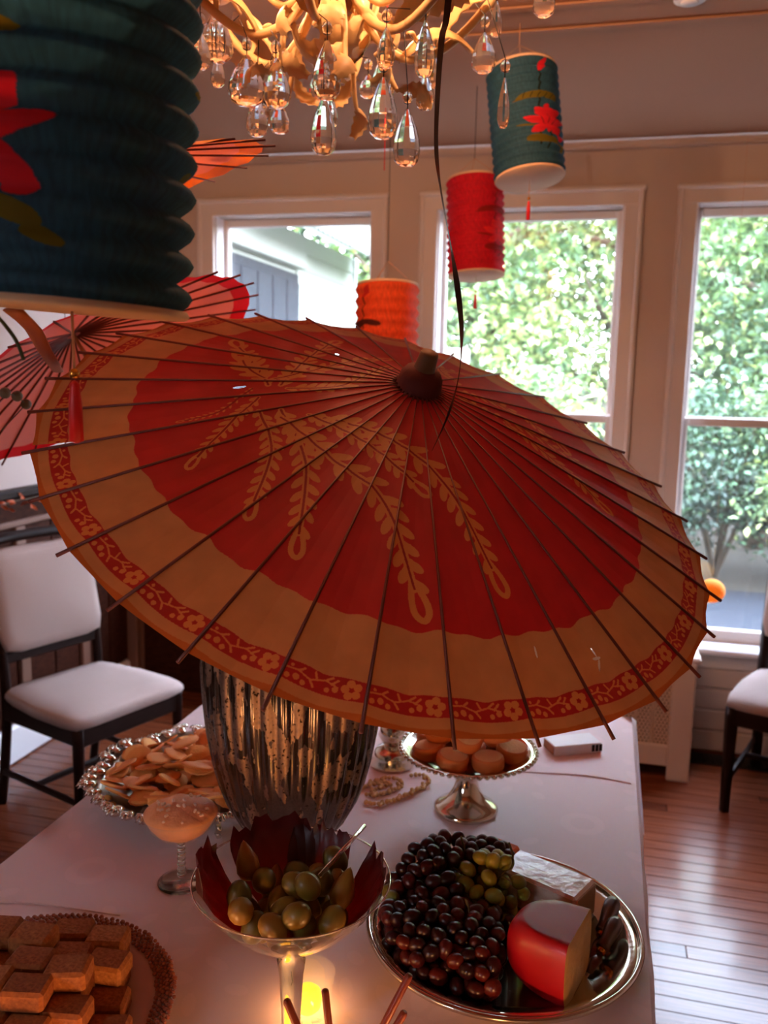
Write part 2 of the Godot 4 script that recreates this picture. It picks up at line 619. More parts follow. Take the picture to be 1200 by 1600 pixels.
# ------------------------------------------------------------------ outside
func outside() -> void:
	struct("ground", boxm(Vector3(40, 0.2, 30), 0, Vector3(0, -0.55, -19.1)), M.soil)
	struct("driveway", boxm(Vector3(14, 0.03, 4.6), 0, Vector3(3, -0.44, -6.6)), M.asphalt)
	wing()
	var g1 := [Color(0.31, 0.42, 0.25), Color(0.42, 0.53, 0.31), Color(0.56, 0.62, 0.36), Color(0.22, 0.32, 0.21)]
	var g2 := [Color(0.13, 0.23, 0.16), Color(0.18, 0.30, 0.20), Color(0.24, 0.36, 0.24), Color(0.09, 0.17, 0.13)]
	var g3 := [Color(0.46, 0.56, 0.36), Color(0.58, 0.66, 0.44), Color(0.70, 0.73, 0.48), Color(0.35, 0.46, 0.30)]
	var T := [
		["deciduous_tree", "leafy green tree behind the red lantern, in the middle window", Vector3(-2.6, -0.45, -12.0), 2.3, 6.6, g1, 9000, 0.10],
		["deciduous_tree", "yellow-green sunlit tree at the right of the middle window", Vector3(0.1, -0.45, -13.5), 2.4, 7.6, g3, 9000, 0.10],
		["deciduous_tree", "pale green tall tree filling the top of the right-hand window", Vector3(3.6, -0.45, -14.5), 3.0, 8.2, g3, 11000, 0.11],
		["deciduous_tree", "darker tree at the left of the right-hand window", Vector3(1.9, -0.45, -11.6), 1.6, 5.0, g1, 7000, 0.09],
		["deciduous_tree", "tree glimpsed beyond the white porch in the left window", Vector3(-6.2, -0.45, -16.0), 3.2, 7.5, g2, 9000, 0.12],
		["deciduous_tree", "dense tall tree standing far behind the others", Vector3(-1.4, -0.45, -18.5), 4.2, 10.5, g1, 20000, 0.15],
		["deciduous_tree", "broad tall tree far behind the right-hand window", Vector3(6.0, -0.45, -19.5), 4.6, 11.0, g1, 22000, 0.15],
	]
	for t in T:
		tree(t)
	var S := [
		["dark evergreen shrub low in the right-hand window", Vector3(1.2, -0.45, -9.6), Vector3(1.1, 2.0, 0.9), g2, 7000],
		["dark evergreen shrub at the right edge of the picture outside", Vector3(2.7, -0.45, -9.5), Vector3(1.1, 1.7, 0.9), g2, 7000],
		["dark shrub under the sash rail of the middle window", Vector3(-0.4, -0.45, -9.7), Vector3(1.1, 2.0, 0.9), g2, 7000],
		["bright pale shrub with drooping sprays above the sash rail at right", Vector3(2.0, 0.1, -8.9), Vector3(0.8, 1.9, 0.6), g3, 4500],
		["bright green shrub behind the parasol tip in the middle window", Vector3(-0.9, -0.45, -8.9), Vector3(0.8, 2.2, 0.6), g3, 4500],
		["green shrub beside the white wing outside the left window", Vector3(-2.9, -0.45, -10.5), Vector3(0.9, 2.3, 0.8), g1, 5000],
	]
	for t in S:
		var o := thing("shrub", t[0], "shrub", t[1])
		var st := begin()
		for k in 5:
			var a := TAU * k / 5
			tube(st, [Vector3(0, 0, 0), Vector3(cos(a) * t[2].x * 0.3, t[2].y * 0.5, sin(a) * t[2].z * 0.3), Vector3(cos(a) * t[2].x * 0.6, t[2].y * 0.8, sin(a) * t[2].z * 0.6)], [0.03, 0.02, 0.008], 5)
		part(o, "stem", done(st), M.bark)
		foliage(o, Vector3(0, t[2].y * 0.52, 0), t[2] * Vector3(1, 0.5, 1), t[3], t[4] * 4 / 3, 0.07, 28)

func tree(t: Array) -> void:
	var o := thing(t[0], t[1], "tree", t[2])
	var h: float = t[4]
	var r: float = t[3]
	var s := begin()
	tube(s, curve([Vector3(0, 0, 0), Vector3(0.06, h * 0.3, 0.04), Vector3(-0.05, h * 0.6, 0), Vector3(0, h * 0.9, 0)], 3), [0.17, 0.16, 0.15, 0.14, 0.12, 0.10, 0.08, 0.06, 0.04, 0.03], 7)
	part(o, "trunk", done(s), M.bark)
	for k in 7:
		var a := rng.randf() * TAU
		var y := h * (0.25 + 0.09 * k)
		part(o, "branch", tubem([Vector3(0, y, 0), Vector3(cos(a) * r * 0.4, y + 0.3, sin(a) * r * 0.4), Vector3(cos(a) * r * 0.8, y + 0.75, sin(a) * r * 0.8)], [0.06, 0.04, 0.012], 5), M.bark)
	foliage(o, Vector3(0, h * 0.54, 0), Vector3(r, h * 0.47, r), t[5], t[6] * 3 / 2, t[7] * 1.15, 52)

var leaf_mesh: ArrayMesh
func foliage(o: Node3D, c: Vector3, rad: Vector3, tones: Array, n: int, size: float, clumps: int) -> void:
	if leaf_mesh == null:
		var s := begin()
		s.set_smooth_group(-1)
		for sx in [1.0, -1.0]:
			for v in [Vector3(0, 0, 0), Vector3(0.32 * sx, 0.12, 0.45), Vector3(0, 0, 1.0)]:
				s.set_uv(Vector2.ZERO)
				s.add_vertex(v)
		leaf_mesh = done(s)
	var where := []
	var cols := []
	var cl := []
	for k in clumps:
		var d := Vector3(rng.randfn(), rng.randfn(), rng.randfn()).normalized()
		var q := 0.45 + 0.5 * rng.randf()
		cl.append([c + d * rad * q, 0.30 + 0.25 * rng.randf(), rng.randi() % tones.size()])
	for i in n:
		var k: Array = cl[rng.randi() % clumps]
		var d := Vector3(rng.randfn(), rng.randfn() * 0.8, rng.randfn()) * 0.5
		var p: Vector3 = k[0] + d * k[1] * Vector3(minf(rad.x, 2.6), minf(rad.y, 2.2), minf(rad.z, 2.6))
		if p.y < 0.05:
			p.y = 0.05 + rng.randf() * 0.2
		var b := Basis.from_euler(Vector3(rng.randf_range(-0.4, 1.2), rng.randf() * TAU, rng.randf_range(-0.6, 0.6)))
		where.append(Transform3D(b.scaled(Vector3.ONE * size * rng.randf_range(0.7, 1.5)), p))
		var tone: Color = tones[k[2] if rng.randf() < 0.7 else rng.randi() % tones.size()]
		tone = tone.lightened(rng.randf() * 0.08)
		cols.append(tone.srgb_to_linear())
	many(o, "leaves", leaf_mesh, M.leaf, where, cols)

func wing() -> void:
	# the white wing of the house seen through the left-hand window
	var o := thing("house_wing", "white clapboard wing of the house with a grey shutter door, outside left window", "building", Vector3(-2.6, -0.45, -6.0))
	var wall := begin()
	box(wall, Vector3(-0.1, 1.6, 0.2), Vector3(0.2, 3.2, 2.6))
	part(o, "wall", done(wall), M.siding_paint)
	part(o, "fascia", boxm(Vector3(0.10, 0.26, 2.6), 0.01), M.siding_paint, Vector3(0.06, 3.02, 0.2))
	part(o, "soffit", boxm(Vector3(0.75, 0.05, 4.2), 0.005), M.siding_paint, Vector3(0.3, 3.32, -0.7))
	part(o, "roof_edge", boxm(Vector3(0.06, 0.14, 4.2), 0.01), M.siding_paint, Vector3(0.66, 3.37, -0.7))
	var door := part(o, "door", boxm(Vector3(0.04, 2.6, 2.15), 0.01), M.grey_door, Vector3(0.02, 1.55, 0.0))
	for k in 7:
		part(door, "door_board", boxm(Vector3(0.02, 2.5, 0.27), 0.008), M.grey_door, Vector3(0.025, -0.02, -0.92 + 0.305 * k))
	part(door, "hinge", boxm(Vector3(0.03, 0.12, 0.10), 0.01), M.black_metal, Vector3(0.03, 0.55, -1.1))
	# clapboards beyond the door, and the board that ends them
	part(o, "far_wall", boxm(Vector3(0.16, 3.2, 1.7), 0, Vector3(-0.1, 1.6, -1.95)), M.siding_paint)
	for k in 22:
		var cb := part(o, "clapboard", boxm(Vector3(0.022, 0.155, 1.62), 0.004), M.siding_paint, Vector3(0.0, 0.08 + 0.145 * k, -1.95))
		cb.rotation.z = 0.10
	part(o, "corner_board", boxm(Vector3(0.07, 3.2, 0.09), 0.006), M.siding_paint, Vector3(0.0, 1.6, -2.8))
	var v := thing("porch_valance", "white scalloped valance along the porch eave, seen in the left window", "valance", Vector3(-2.02, 2.62, -6.9))
	for k in 30:
		var s := begin()
		lathe(s, [Vector2(0.0, -0.012), Vector2(0.052, -0.012), Vector2(0.056, 0.0), Vector2(0.052, 0.012), Vector2(0.0, 0.012)], 14, Transform3D(Basis(Vector3.BACK, PI / 2), Vector3.ZERO))
		box(s, Vector3(0, 0.10, 0), Vector3(0.022, 0.2, 0.108), 0.003)
		part(v, "scallop", done(s), M.siding_paint, Vector3(0, 0, -1.75 + 0.11 * k))
	part(v, "rail", boxm(Vector3(0.05, 0.05, 3.4), 0.008), M.siding_paint, Vector3(0.0, 0.21, -0.15))

# ------------------------------------------------------------------ table
const TY := 0.76
func table() -> void:
	var x0 := -0.92
	var x1 := 0.10
	var z0 := -2.10
	var z1 := -0.42
	var t := thing("dining_table", "dark wooden dining table under the white cloth", "table", Vector3(-0.41, 0, -1.26))
	part(t, "tabletop", boxm(Vector3(x1 - x0 - 0.02, 0.035, z1 - z0 - 0.02), 0.006), M.dark_wood, Vector3(0, TY - 0.0225, 0))
	for sx in [-1.0, 1.0]:
		for sz in [-1.0, 1.0]:
			part(t, "leg", lathem([Vector2(0.0, 0.0), Vector2(0.022, 0.0), Vector2(0.026, 0.1), Vector2(0.034, 0.55), Vector2(0.04, 0.72), Vector2(0.0, 0.72)], 12), M.dark_wood, Vector3(sx * 0.44, 0, sz * 0.76))
	# the cloth: over the top and down the four sides in soft folds
	var s := begin()
	var rows := []
	var ring := []
	var n := 46
	for e in [[Vector2(x0, z0), Vector2(x1, z0)], [Vector2(x1, z0), Vector2(x1, z1)], [Vector2(x1, z1), Vector2(x0, z1)], [Vector2(x0, z1), Vector2(x0, z0)]]:
		for k in n:
			ring.append(e[0].lerp(e[1], float(k) / n))
	ring.append(ring[0])
	var c := Vector2((x0 + x1) / 2, (z0 + z1) / 2)
	for lv in 9:
		var row := PackedVector3Array()
		var d := lv / 8.0
		for k in ring.size():
			var p: Vector2 = ring[k]
			var dx := clampf((absf(p.x - c.x) - ((x1 - x0) / 2 - 0.05)) / 0.05, 0, 1)
			var dz := clampf((absf(p.y - c.y) - ((z1 - z0) / 2 - 0.05)) / 0.05, 0, 1)
			var corner := dx * dz
			var out := Vector2(signf(p.x - c.x) * (1.0 if absf(p.x - c.x) > (x1 - x0) / 2 - 0.002 else 0.0), signf(p.y - c.y) * (1.0 if absf(p.y - c.y) > (z1 - z0) / 2 - 0.002 else 0.0))
			var fold := 0.010 * d * sin(k * 1.15 + 0.4) + 0.045 * corner * d
			var y := TY
			var off := 0.0
			if lv > 0:
				y = TY - 0.006 - 0.27 * (lv - 1) / 7.0
				off = 0.006 + fold
			row.append(Vector3(p.x, y - 0.05 * corner * d, p.y) + Vector3(out.x, 0, out.y) * off)
		rows.append(row)
	grid(s, rows, true)
	var top := []
	for i in 25:                                      # the top, with faint creases
		var row := PackedVector3Array()
		for j in 25:
			var x := lerpf(x0, x1, j / 24.0)
			var z := lerpf(z0, z1, i / 24.0)
			row.append(Vector3(x, TY, z))
		top.append(row)
	grid(s, top, true)
	for cr in [[Vector3(-0.13, TY + 0.0005, -1.72), Vector3(0.0, TY + 0.0015, -1.74), Vector3(0.09, TY + 0.0005, -1.73)], [Vector3(-0.9, TY + 0.0005, -1.02), Vector3(-0.8, TY + 0.0015, -1.05), Vector3(-0.66, TY + 0.0005, -1.06)]]:
		tube(s, curve(cr, 5), 0.0016, 6, true, 0.8)
	single("tablecloth", "white damask tablecloth draped over the dining table", "tablecloth", done(s), M.cloth_white)

# ------------------------------------------------------------------ chandelier
func teardrop(w: float, l: float) -> ArrayMesh:
	# a cut-glass pendant hanging from its point at the origin, in twelve facets
	var s := begin()
	lathe(s, [Vector2(0.0, -l), Vector2(w * 0.55, -l * 0.975), Vector2(w * 0.9, -l * 0.89), Vector2(w * 1.04, -l * 0.74), Vector2(w * 0.98, -l * 0.56), Vector2(w * 0.72, -l * 0.34), Vector2(w * 0.36, -l * 0.13), Vector2(w * 0.14, -l * 0.02), Vector2(0.0, 0.0)], 12, Transform3D.IDENTITY, 0, 0.0, -1)
	return done(s)

func acanthus(l: float, w: float) -> ArrayMesh:
	# a curling metal leaf that grows along +x and arches up then over
	var s := begin()
	var rows := []
	for i in 13:
		var t := i / 12.0
		var wd := w * sin(PI * (0.12 + 0.88 * (1 - t))) * (1.0 if i % 2 == 0 else 0.72)
		var x := l * t
		var y := l * 0.30 * sin(PI * t * 0.9) - l * 0.12 * t * t
		var row := PackedVector3Array()
		for j in 5:
			var q := (j - 2) / 2.0
			row.append(Vector3(x, y - 0.25 * w * q * q, wd * q))
		rows.append(row)
	grid(s, rows)
	var back := []
	for r in rows:
		var row := PackedVector3Array()
		for p in r:
			row.append(p - Vector3(0, 0.002, 0))
		back.append(row)
	grid(s, back, true)
	return done(s)

func chandelier() -> void:
	var H := Vector3(-0.481, 2.16, -1.487)
	var o := thing("chandelier", "cream metal chandelier with curling arms, leaves and hanging crystal drops", "chandelier", H)
	part(o, "hub", lathem([Vector2(0, -0.035), Vector2(0.012, -0.034), Vector2(0.02, -0.022), Vector2(0.012, -0.012), Vector2(0.034, 0.004), Vector2(0.05, 0.03), Vector2(0.042, 0.06), Vector2(0.02, 0.085), Vector2(0.016, 0.2), Vector2(0.026, 0.24), Vector2(0.012, 0.27), Vector2(0.0, 0.27)], 20), M.brown_metal)
	part(o, "stem", tubem([Vector3(0, 0.26, 0), Vector3(0, 0.345, 0)], 0.006), M.cream_metal)
	part(o, "ceiling_rose", lathem([Vector2(0.0, 0.333), Vector2(0.03, 0.337), Vector2(0.06, 0.352), Vector2(0.065, 0.366), Vector2(0.0, 0.366)], 24), M.cream_metal)
	var arm := tubem(curve([Vector3(0.03, 0.05, 0), Vector3(0.07, -0.02, 0), Vector3(0.14, -0.055, 0), Vector3(0.22, -0.015, 0), Vector3(0.29, 0.06, 0), Vector3(0.30, 0.085, 0)], 5), 0.0075, 8)
	var scroll := tubem(curve([Vector3(0.03, 0.10, 0), Vector3(0.07, 0.14, 0), Vector3(0.115, 0.10, 0), Vector3(0.115, 0.04, 0), Vector3(0.085, 0.012, 0), Vector3(0.055, 0.03, 0), Vector3(0.062, 0.055, 0)], 5), 0.006, 8)
	var leaf := acanthus(0.14, 0.036)
	var leaf2 := acanthus(0.11, 0.032)
	var dish := lathem([Vector2(0.0, 0.0), Vector2(0.012, -0.004), Vector2(0.03, 0.0), Vector2(0.043, 0.011), Vector2(0.045, 0.013), Vector2(0.042, 0.014), Vector2(0.03, 0.004), Vector2(0.0, 0.004)], 20)
	var cup := lathem([Vector2(0.0, -0.012), Vector2(0.009, -0.012), Vector2(0.011, 0.006), Vector2(0.011, 0.062), Vector2(0.0, 0.062)], 12)
	var bulb := lathem([Vector2(0.0, 0.0), Vector2(0.007, 0.0), Vector2(0.0125, 0.014), Vector2(0.012, 0.026), Vector2(0.006, 0.044), Vector2(0.0, 0.054)], 12)
	var glow := mat("bulb_glow", Color(1.0, 0.8, 0.5), 0.4)
	glow.emission_enabled = true
	glow.emission = Color(1.0, 0.66, 0.28)
	glow.emission_energy_multiplier = 6.0
	for k in 6:
		var a := TAU * k / 6 + 0.42
		var b := Basis(Vector3.UP, -a)
		var am := part(o, "arm", arm, M.cream_metal)
		am.basis = b
		var sc := part(o, "scroll", scroll, M.cream_metal)
		sc.basis = Basis(Vector3.UP, -a - 0.5)
		for q in [[0.12, -0.052, 0.25, 1.0], [0.19, -0.025, 0.8, 1.0], [0.075, -0.02, -2.6, 0.8]]:
			var lf := part(am, "leaf", leaf if q[3] == 1.0 else leaf2, M.cream_metal, Vector3(q[0], q[1], 0))
			lf.basis = Basis.from_euler(Vector3(0.5 if k % 2 else -0.5, 0, q[2]))
		var tip := b * Vector3(0.30, 0.09, 0)
		part(o, "drip_dish", dish, M.cream_metal, tip)
		part(o, "candle_sleeve", cup, M.cream_metal, tip)
		part(o, "bulb", bulb, glow, tip + Vector3(0, 0.062, 0))
		var li := OmniLight3D.new()
		li.name = "bulb_light_%d" % (k + 1)
		o.add_child(li)
		li.position = tip + Vector3(0, 0.085, 0)
		li.light_color = Color(1.0, 0.74, 0.55)
		li.light_energy = BULB
		li.light_size = 0.01
		li.omni_range = 12.0
		li.omni_attenuation = 2.0
		li.shadow_enabled = true
	for k in 6:
		var a := TAU * k / 6
		var lf := part(o, "leaf", leaf2, M.cream_metal, Vector3(cos(a) * 0.03, 0.0, sin(a) * 0.03))
		lf.basis = Basis(Vector3.UP, -a) * Basis(Vector3.BACK, 0.9)
	# drooping sprays under the hub, each with a leaf along it and one at its end
	var spray := tubem(curve([Vector3(0.025, 0.01, 0), Vector3(0.06, 0.0, 0), Vector3(0.088, -0.045, 0), Vector3(0.096, -0.095, 0), Vector3(0.112, -0.125, 0)], 5), [0.0062, 0.0062, 0.0062, 0.0062, 0.006, 0.006, 0.006, 0.006, 0.0058, 0.0058, 0.0056, 0.0055, 0.0054, 0.0052, 0.005, 0.005, 0.0048, 0.0046, 0.0042, 0.0036, 0.003], 8)
	for k in 5:
		var a := TAU * k / 5 + 1.05
		var sp := part(o, "spray", spray, M.cream_metal)
		sp.basis = Basis(Vector3.UP, -a)
		for q in [[0.075, -0.015, -1.1, 0.55], [0.094, -0.075, -1.9, 0.5], [0.108, -0.118, -0.6, 0.55]]:
			var lf := part(sp, "leaf", leaf, M.cream_metal, Vector3(q[0], q[1], 0))
			lf.basis = Basis.from_euler(Vector3(0.7 if k % 2 else -0.7, 0, q[2])).scaled(Vector3.ONE * q[3])
	# crystal drops, where the arms and leaves carry them: top point, length, half width
	var bead := begin()
	ball(bead, Vector3.ZERO, Vector3(0.009, 0.011, 0.009), 8, 4)
	var bead_m := done(bead)
	for d in [
		[-0.656, 2.148, -1.410, 0.081, 0.027], [-0.672, 2.094, -1.45, 0.053, 0.012], [-0.586, 2.062, -1.372, 0.077, 0.029], [-0.549, 2.066, -1.403, 0.078, 0.024],
		[-0.595, 2.020, -1.436, 0.065, 0.018], [-0.577, 2.026, -1.494, 0.052, 0.017], [-0.447, 2.069, -1.356, 0.087, 0.022], [-0.477, 2.013, -1.433, 0.093, 0.021],
		[-0.461, 2.112, -1.641, 0.042, 0.016], [-0.379, 2.039, -1.441, 0.096, 0.024], [-0.310, 2.115, -1.429, 0.086, 0.016], [-0.325, 2.066, -1.511, 0.062, 0.015],
		[-0.339, 1.989, -1.443, 0.090, 0.022], [-0.333, 2.137, -1.625, 0.063, 0.011], [-0.242, 2.153, -1.598, 0.067, 0.021], [-0.193, 2.050, -1.511, 0.081, 0.010],
		[-0.232, 2.229, -1.665, 0.063, 0.011], [-0.146, 2.242, -1.637, 0.058, 0.019], [-0.62, 2.07, -1.53, 0.07, 0.02], [-0.55, 2.12, -1.62, 0.06, 0.018], [-0.50, 2.05, -1.52, 0.065, 0.019], [-0.40, 2.10, -1.52, 0.07, 0.02], [-0.36, 2.09, -1.38, 0.06, 0.014], [-0.66, 2.10, -1.36, 0.06, 0.016], [-0.52, 2.06, -1.58, 0.06, 0.018], [-0.42, 2.07, -1.60, 0.06, 0.018], [-0.595, 2.0, -1.46, 0.012, 0.010]]:
		var p := Vector3(d[0], d[1], d[2]) - H
		var cr := part(o, "crystal_drop", teardrop(d[4], d[3]), M.crystal, p)
		var r := Vector2(p.x, p.z).length()
		part(cr, "bead", bead_m, M.crystal, Vector3(0, 0.016, 0))
		# the wire runs up to the arm, leaf or dish above it
		var y := lerpf(0.0, -0.05, clampf(r / 0.14, 0, 1)) if r < 0.14 else lerpf(-0.05, 0.09, clampf((r - 0.14) / 0.16, 0, 1))
		var a0 := atan2(p.z, p.x)
		var kk := roundf((a0 - 0.42) / (TAU / 6)) * (TAU / 6) + 0.42
		var hang := Vector3(cos(kk) * r, maxf(y, p.y + 0.035), sin(kk) * r) if absf(wrapf(a0 - kk, -PI, PI)) < 0.35 else Vector3(p.x * 0.8, maxf(y, p.y + 0.05), p.z * 0.8)
		part(cr, "wire", tubem([Vector3(0, -0.002, 0), Vector3(0, 0.027, 0), hang - p], 0.0009, 5), M.black_metal)
		if hang.distance_to(Vector3(cos(kk) * r, y, sin(kk) * r)) > 0.01:
			part(cr, "hanger", tubem(curve([hang - p, (hang - p) * 0.5 + (Vector3(cos(kk) * r, y, sin(kk) * r) - p) * 0.5 + Vector3(0, 0.012, 0), Vector3(cos(kk) * r, y, sin(kk) * r) - p], 4), 0.0032, 6), M.cream_metal)

const BULB := 0.22

# ------------------------------------------------------------------ parasols
const PC := Vector3(-0.3, 1.424, -1.219)              # middle of the big parasol's rim
const PR := 0.5
const PH := 0.15

func ink(v: float) -> Color:
	return Color(v, v, v)

func canopy_picture() -> ImageTexture:
	var w := 1400
	var red := Color(0.67, 0.09, 0.11)
	var tan := Color(0.72, 0.47, 0.29)
	var fold := Color(0.68, 0.35, 0.14)
	var nz := FastNoiseLite.new()
	nz.seed = 4
	nz.frequency = 0.012
	var px := filled(w, func(x, y):
		var p := Vector2(x - 700.0, y - 700.0) / 700.0
		var r := p.length()
		var a := atan2(p.y, p.x)
		var g := nz.get_noise_2d(x, y)
		var e := 0.734 + 0.004 * sin(a * 23) + 0.003 * sin(a * 57)
		var c := tan
		if r < e:
			c = red
		elif r > 0.949:
			c = fold
		elif r > 0.880 + 0.002 * sin(a * 64) and r < 0.925:
			c = red.darkened(0.08)
		return c.darkened(clampf(0.06 + 0.07 * g, 0, 0.4)))
	var t2 := Color(0.72, 0.43, 0.22)
	var at := func(r: float, a: float) -> Vector2: return Vector2(700 + cos(a) * r * 700, 700 + sin(a) * r * 700)
	# printed border: five-petal flowers, berries and twigs
	for k in 32:
		var a0 := TAU * k / 32.0 + 0.09
		for q in 5:
			var t := TAU * q / 5 + k
			disc(px, w, at.call(0.9025, a0) + Vector2(cos(t), sin(t)) * 9.5, 6.2, 6.2, 0, t2)
		for q in [[0.915, 0.048, 4.2], [0.910, 0.068, 5.0], [0.916, 0.086, 4.2], [0.890, 0.052, 2.6], [0.913, 0.142, 4.0], [0.908, 0.160, 4.6]]:
			disc(px, w, at.call(q[0], a0 + q[1]), q[2], q[2], 0, t2)
		stroke(px, w, [at.call(0.9, a0 + 0.035), at.call(0.895, a0 + 0.07), at.call(0.904, a0 + 0.10), at.call(0.894, a0 + 0.135), at.call(0.903, a0 + 0.165)], 1.4, t2)
		for q in [[0.895, 0.07, 0.886, 0.082], [0.904, 0.10, 0.916, 0.11], [0.899, 0.115, 0.885, 0.108], [0.894, 0.135, 0.885, 0.150], [0.899, 0.150, 0.888, 0.163]]:
			stroke(px, w, [at.call(q[0], a0 + q[1]), at.call(q[2], a0 + q[3])], 1.8, t2)
	# fronds of lobed leaves on the red
	var F := [
		[[0.356, 0.214], [0.361, 0.331], [0.359, 0.492], 0.028], [[0.398, 0.171], [0.414, 0.304], [0.471, 0.375], 0.014], [[0.324, 0.27], [0.216, 0.395], [0.162, 0.565], 0.034],
		[[0.273, 0.248], [0.122, 0.398], [0.026, 0.596], 0.040], [[0.259, 0.274], [0.071, 0.358], [-0.094, 0.406], [-0.263, 0.576], 0.050], [[0.171, 0.236], [-0.04, 0.226], [-0.208, 0.266], [-0.394, 0.403], 0.046],
		[[0.2, 0.24], [0.02, 0.27], [-0.13, 0.31], 0.035], [[-0.239, -0.18], [-0.417, -0.182], [-0.569, -0.147], 0.035], [[-0.079, -0.207], [-0.225, -0.364], [-0.39, -0.341], 0.035],
		[[0.368, 0.14], [0.464, 0.031], [0.593, -0.115], 0.045], [[0.336, 0.129], [0.36, -0.08], [0.388, -0.349], 0.045], [[0.371, 0.098], [0.29, -0.011], [0.198, -0.234], 0.04],
		[[0.312, 0.14], [0.179, 0.072], [0.136, -0.103], 0.035], [[0.40, 0.10], [0.47, 0.06], [0.52, 0.0], 0.05], [[-0.05, -0.3], [0.05, -0.45], [0.0, -0.58], 0.04], [[-0.1, -0.12], [-0.3, -0.25], [-0.5, -0.32], 0.03]]
	for f in F:
		var pts := []
		for k in f.size() - 1:
			pts.append(Vector2(700 + f[k][0] * 700, 700 + f[k][1] * 700))
		var ln := curve(pts, 12)
		var wd: float = f[-1] * 700
		var run := 0.0
		var side := 1.0
		for i in ln.size() - 1:
			run += ln[i].distance_to(ln[i + 1])
			if run > wd * 0.36:
				run = 0.0
				side = -side
				var d: Vector2 = (ln[i + 1] - ln[i]).normalized()
				var nrm := Vector2(-d.y, d.x) * side
				var k := 0.65 + 0.35 * sin(PI * i / ln.size())
				disc(px, w, ln[i] + nrm * wd * 0.44 * k + d * wd * 0.22, wd * 0.60 * k, wd * 0.24, (d + nrm * 0.8).angle(), t2)
				disc(px, w, ln[i] + nrm * wd * 0.20 * k, wd * 0.34, wd * 0.22, (d + nrm).angle(), t2)
		# the leafy stem is one tan strip with a dark vein; each frond ends in an open loop
		stroke(px, w, ln, wd * 0.20, t2)
		var dd: Vector2 = (ln[-1] - ln[-3]).normalized()
		var nn := Vector2(-dd.y, dd.x)
		var e: Vector2 = ln[-1]
		var loop := curve([e - dd * wd * 0.5, e + dd * wd * 0.5 + nn * wd * 0.30, e + dd * wd * 1.25 + nn * wd * 0.32, e + dd * wd * 1.6, e + dd * wd * 1.25 - nn * wd * 0.32, e + dd * wd * 0.5 - nn * wd * 0.30, e - dd * wd * 0.5], 8)
		stroke(px, w, loop, wd * 0.16, t2)
		stroke(px, w, ln, 2.0, red.darkened(0.25))
	# small tears in the paper
	var gone := Color(0.7, 0.5, 0.3, 0.0)
	for t in [[-0.701, 0.435, 9.0, 2.6, 0.9], [-0.690, 0.425, 8.0, 1.6, -0.5], [-0.712, 0.448, 12.0, 2.2, 1.9], [-0.5655, 0.533, 10.0, 1.8, 2.2], [0.3117, -0.1906, 8.0, 5.0, -0.9], [0.433, 0.176, 12.0, 4.0, 0.6]]:
		disc(px, w, Vector2(700 + t[0] * 700, 700 + t[1] * 700), t[2], t[3], t[4], gone)
	# the long tear beside one rib at the left edge
	var th := 0.3208 + 2 * TAU / 32
	for k in 40:
		var r := 0.82 + 0.16 * k / 39.0
		var wdt := 13.0 * k / 39.0
		disc(px, w, at.call(r, th - wdt / (r * 700.0) - 0.004), wdt + 0.6, wdt + 0.6, 0, gone)
	return picture(px, w)

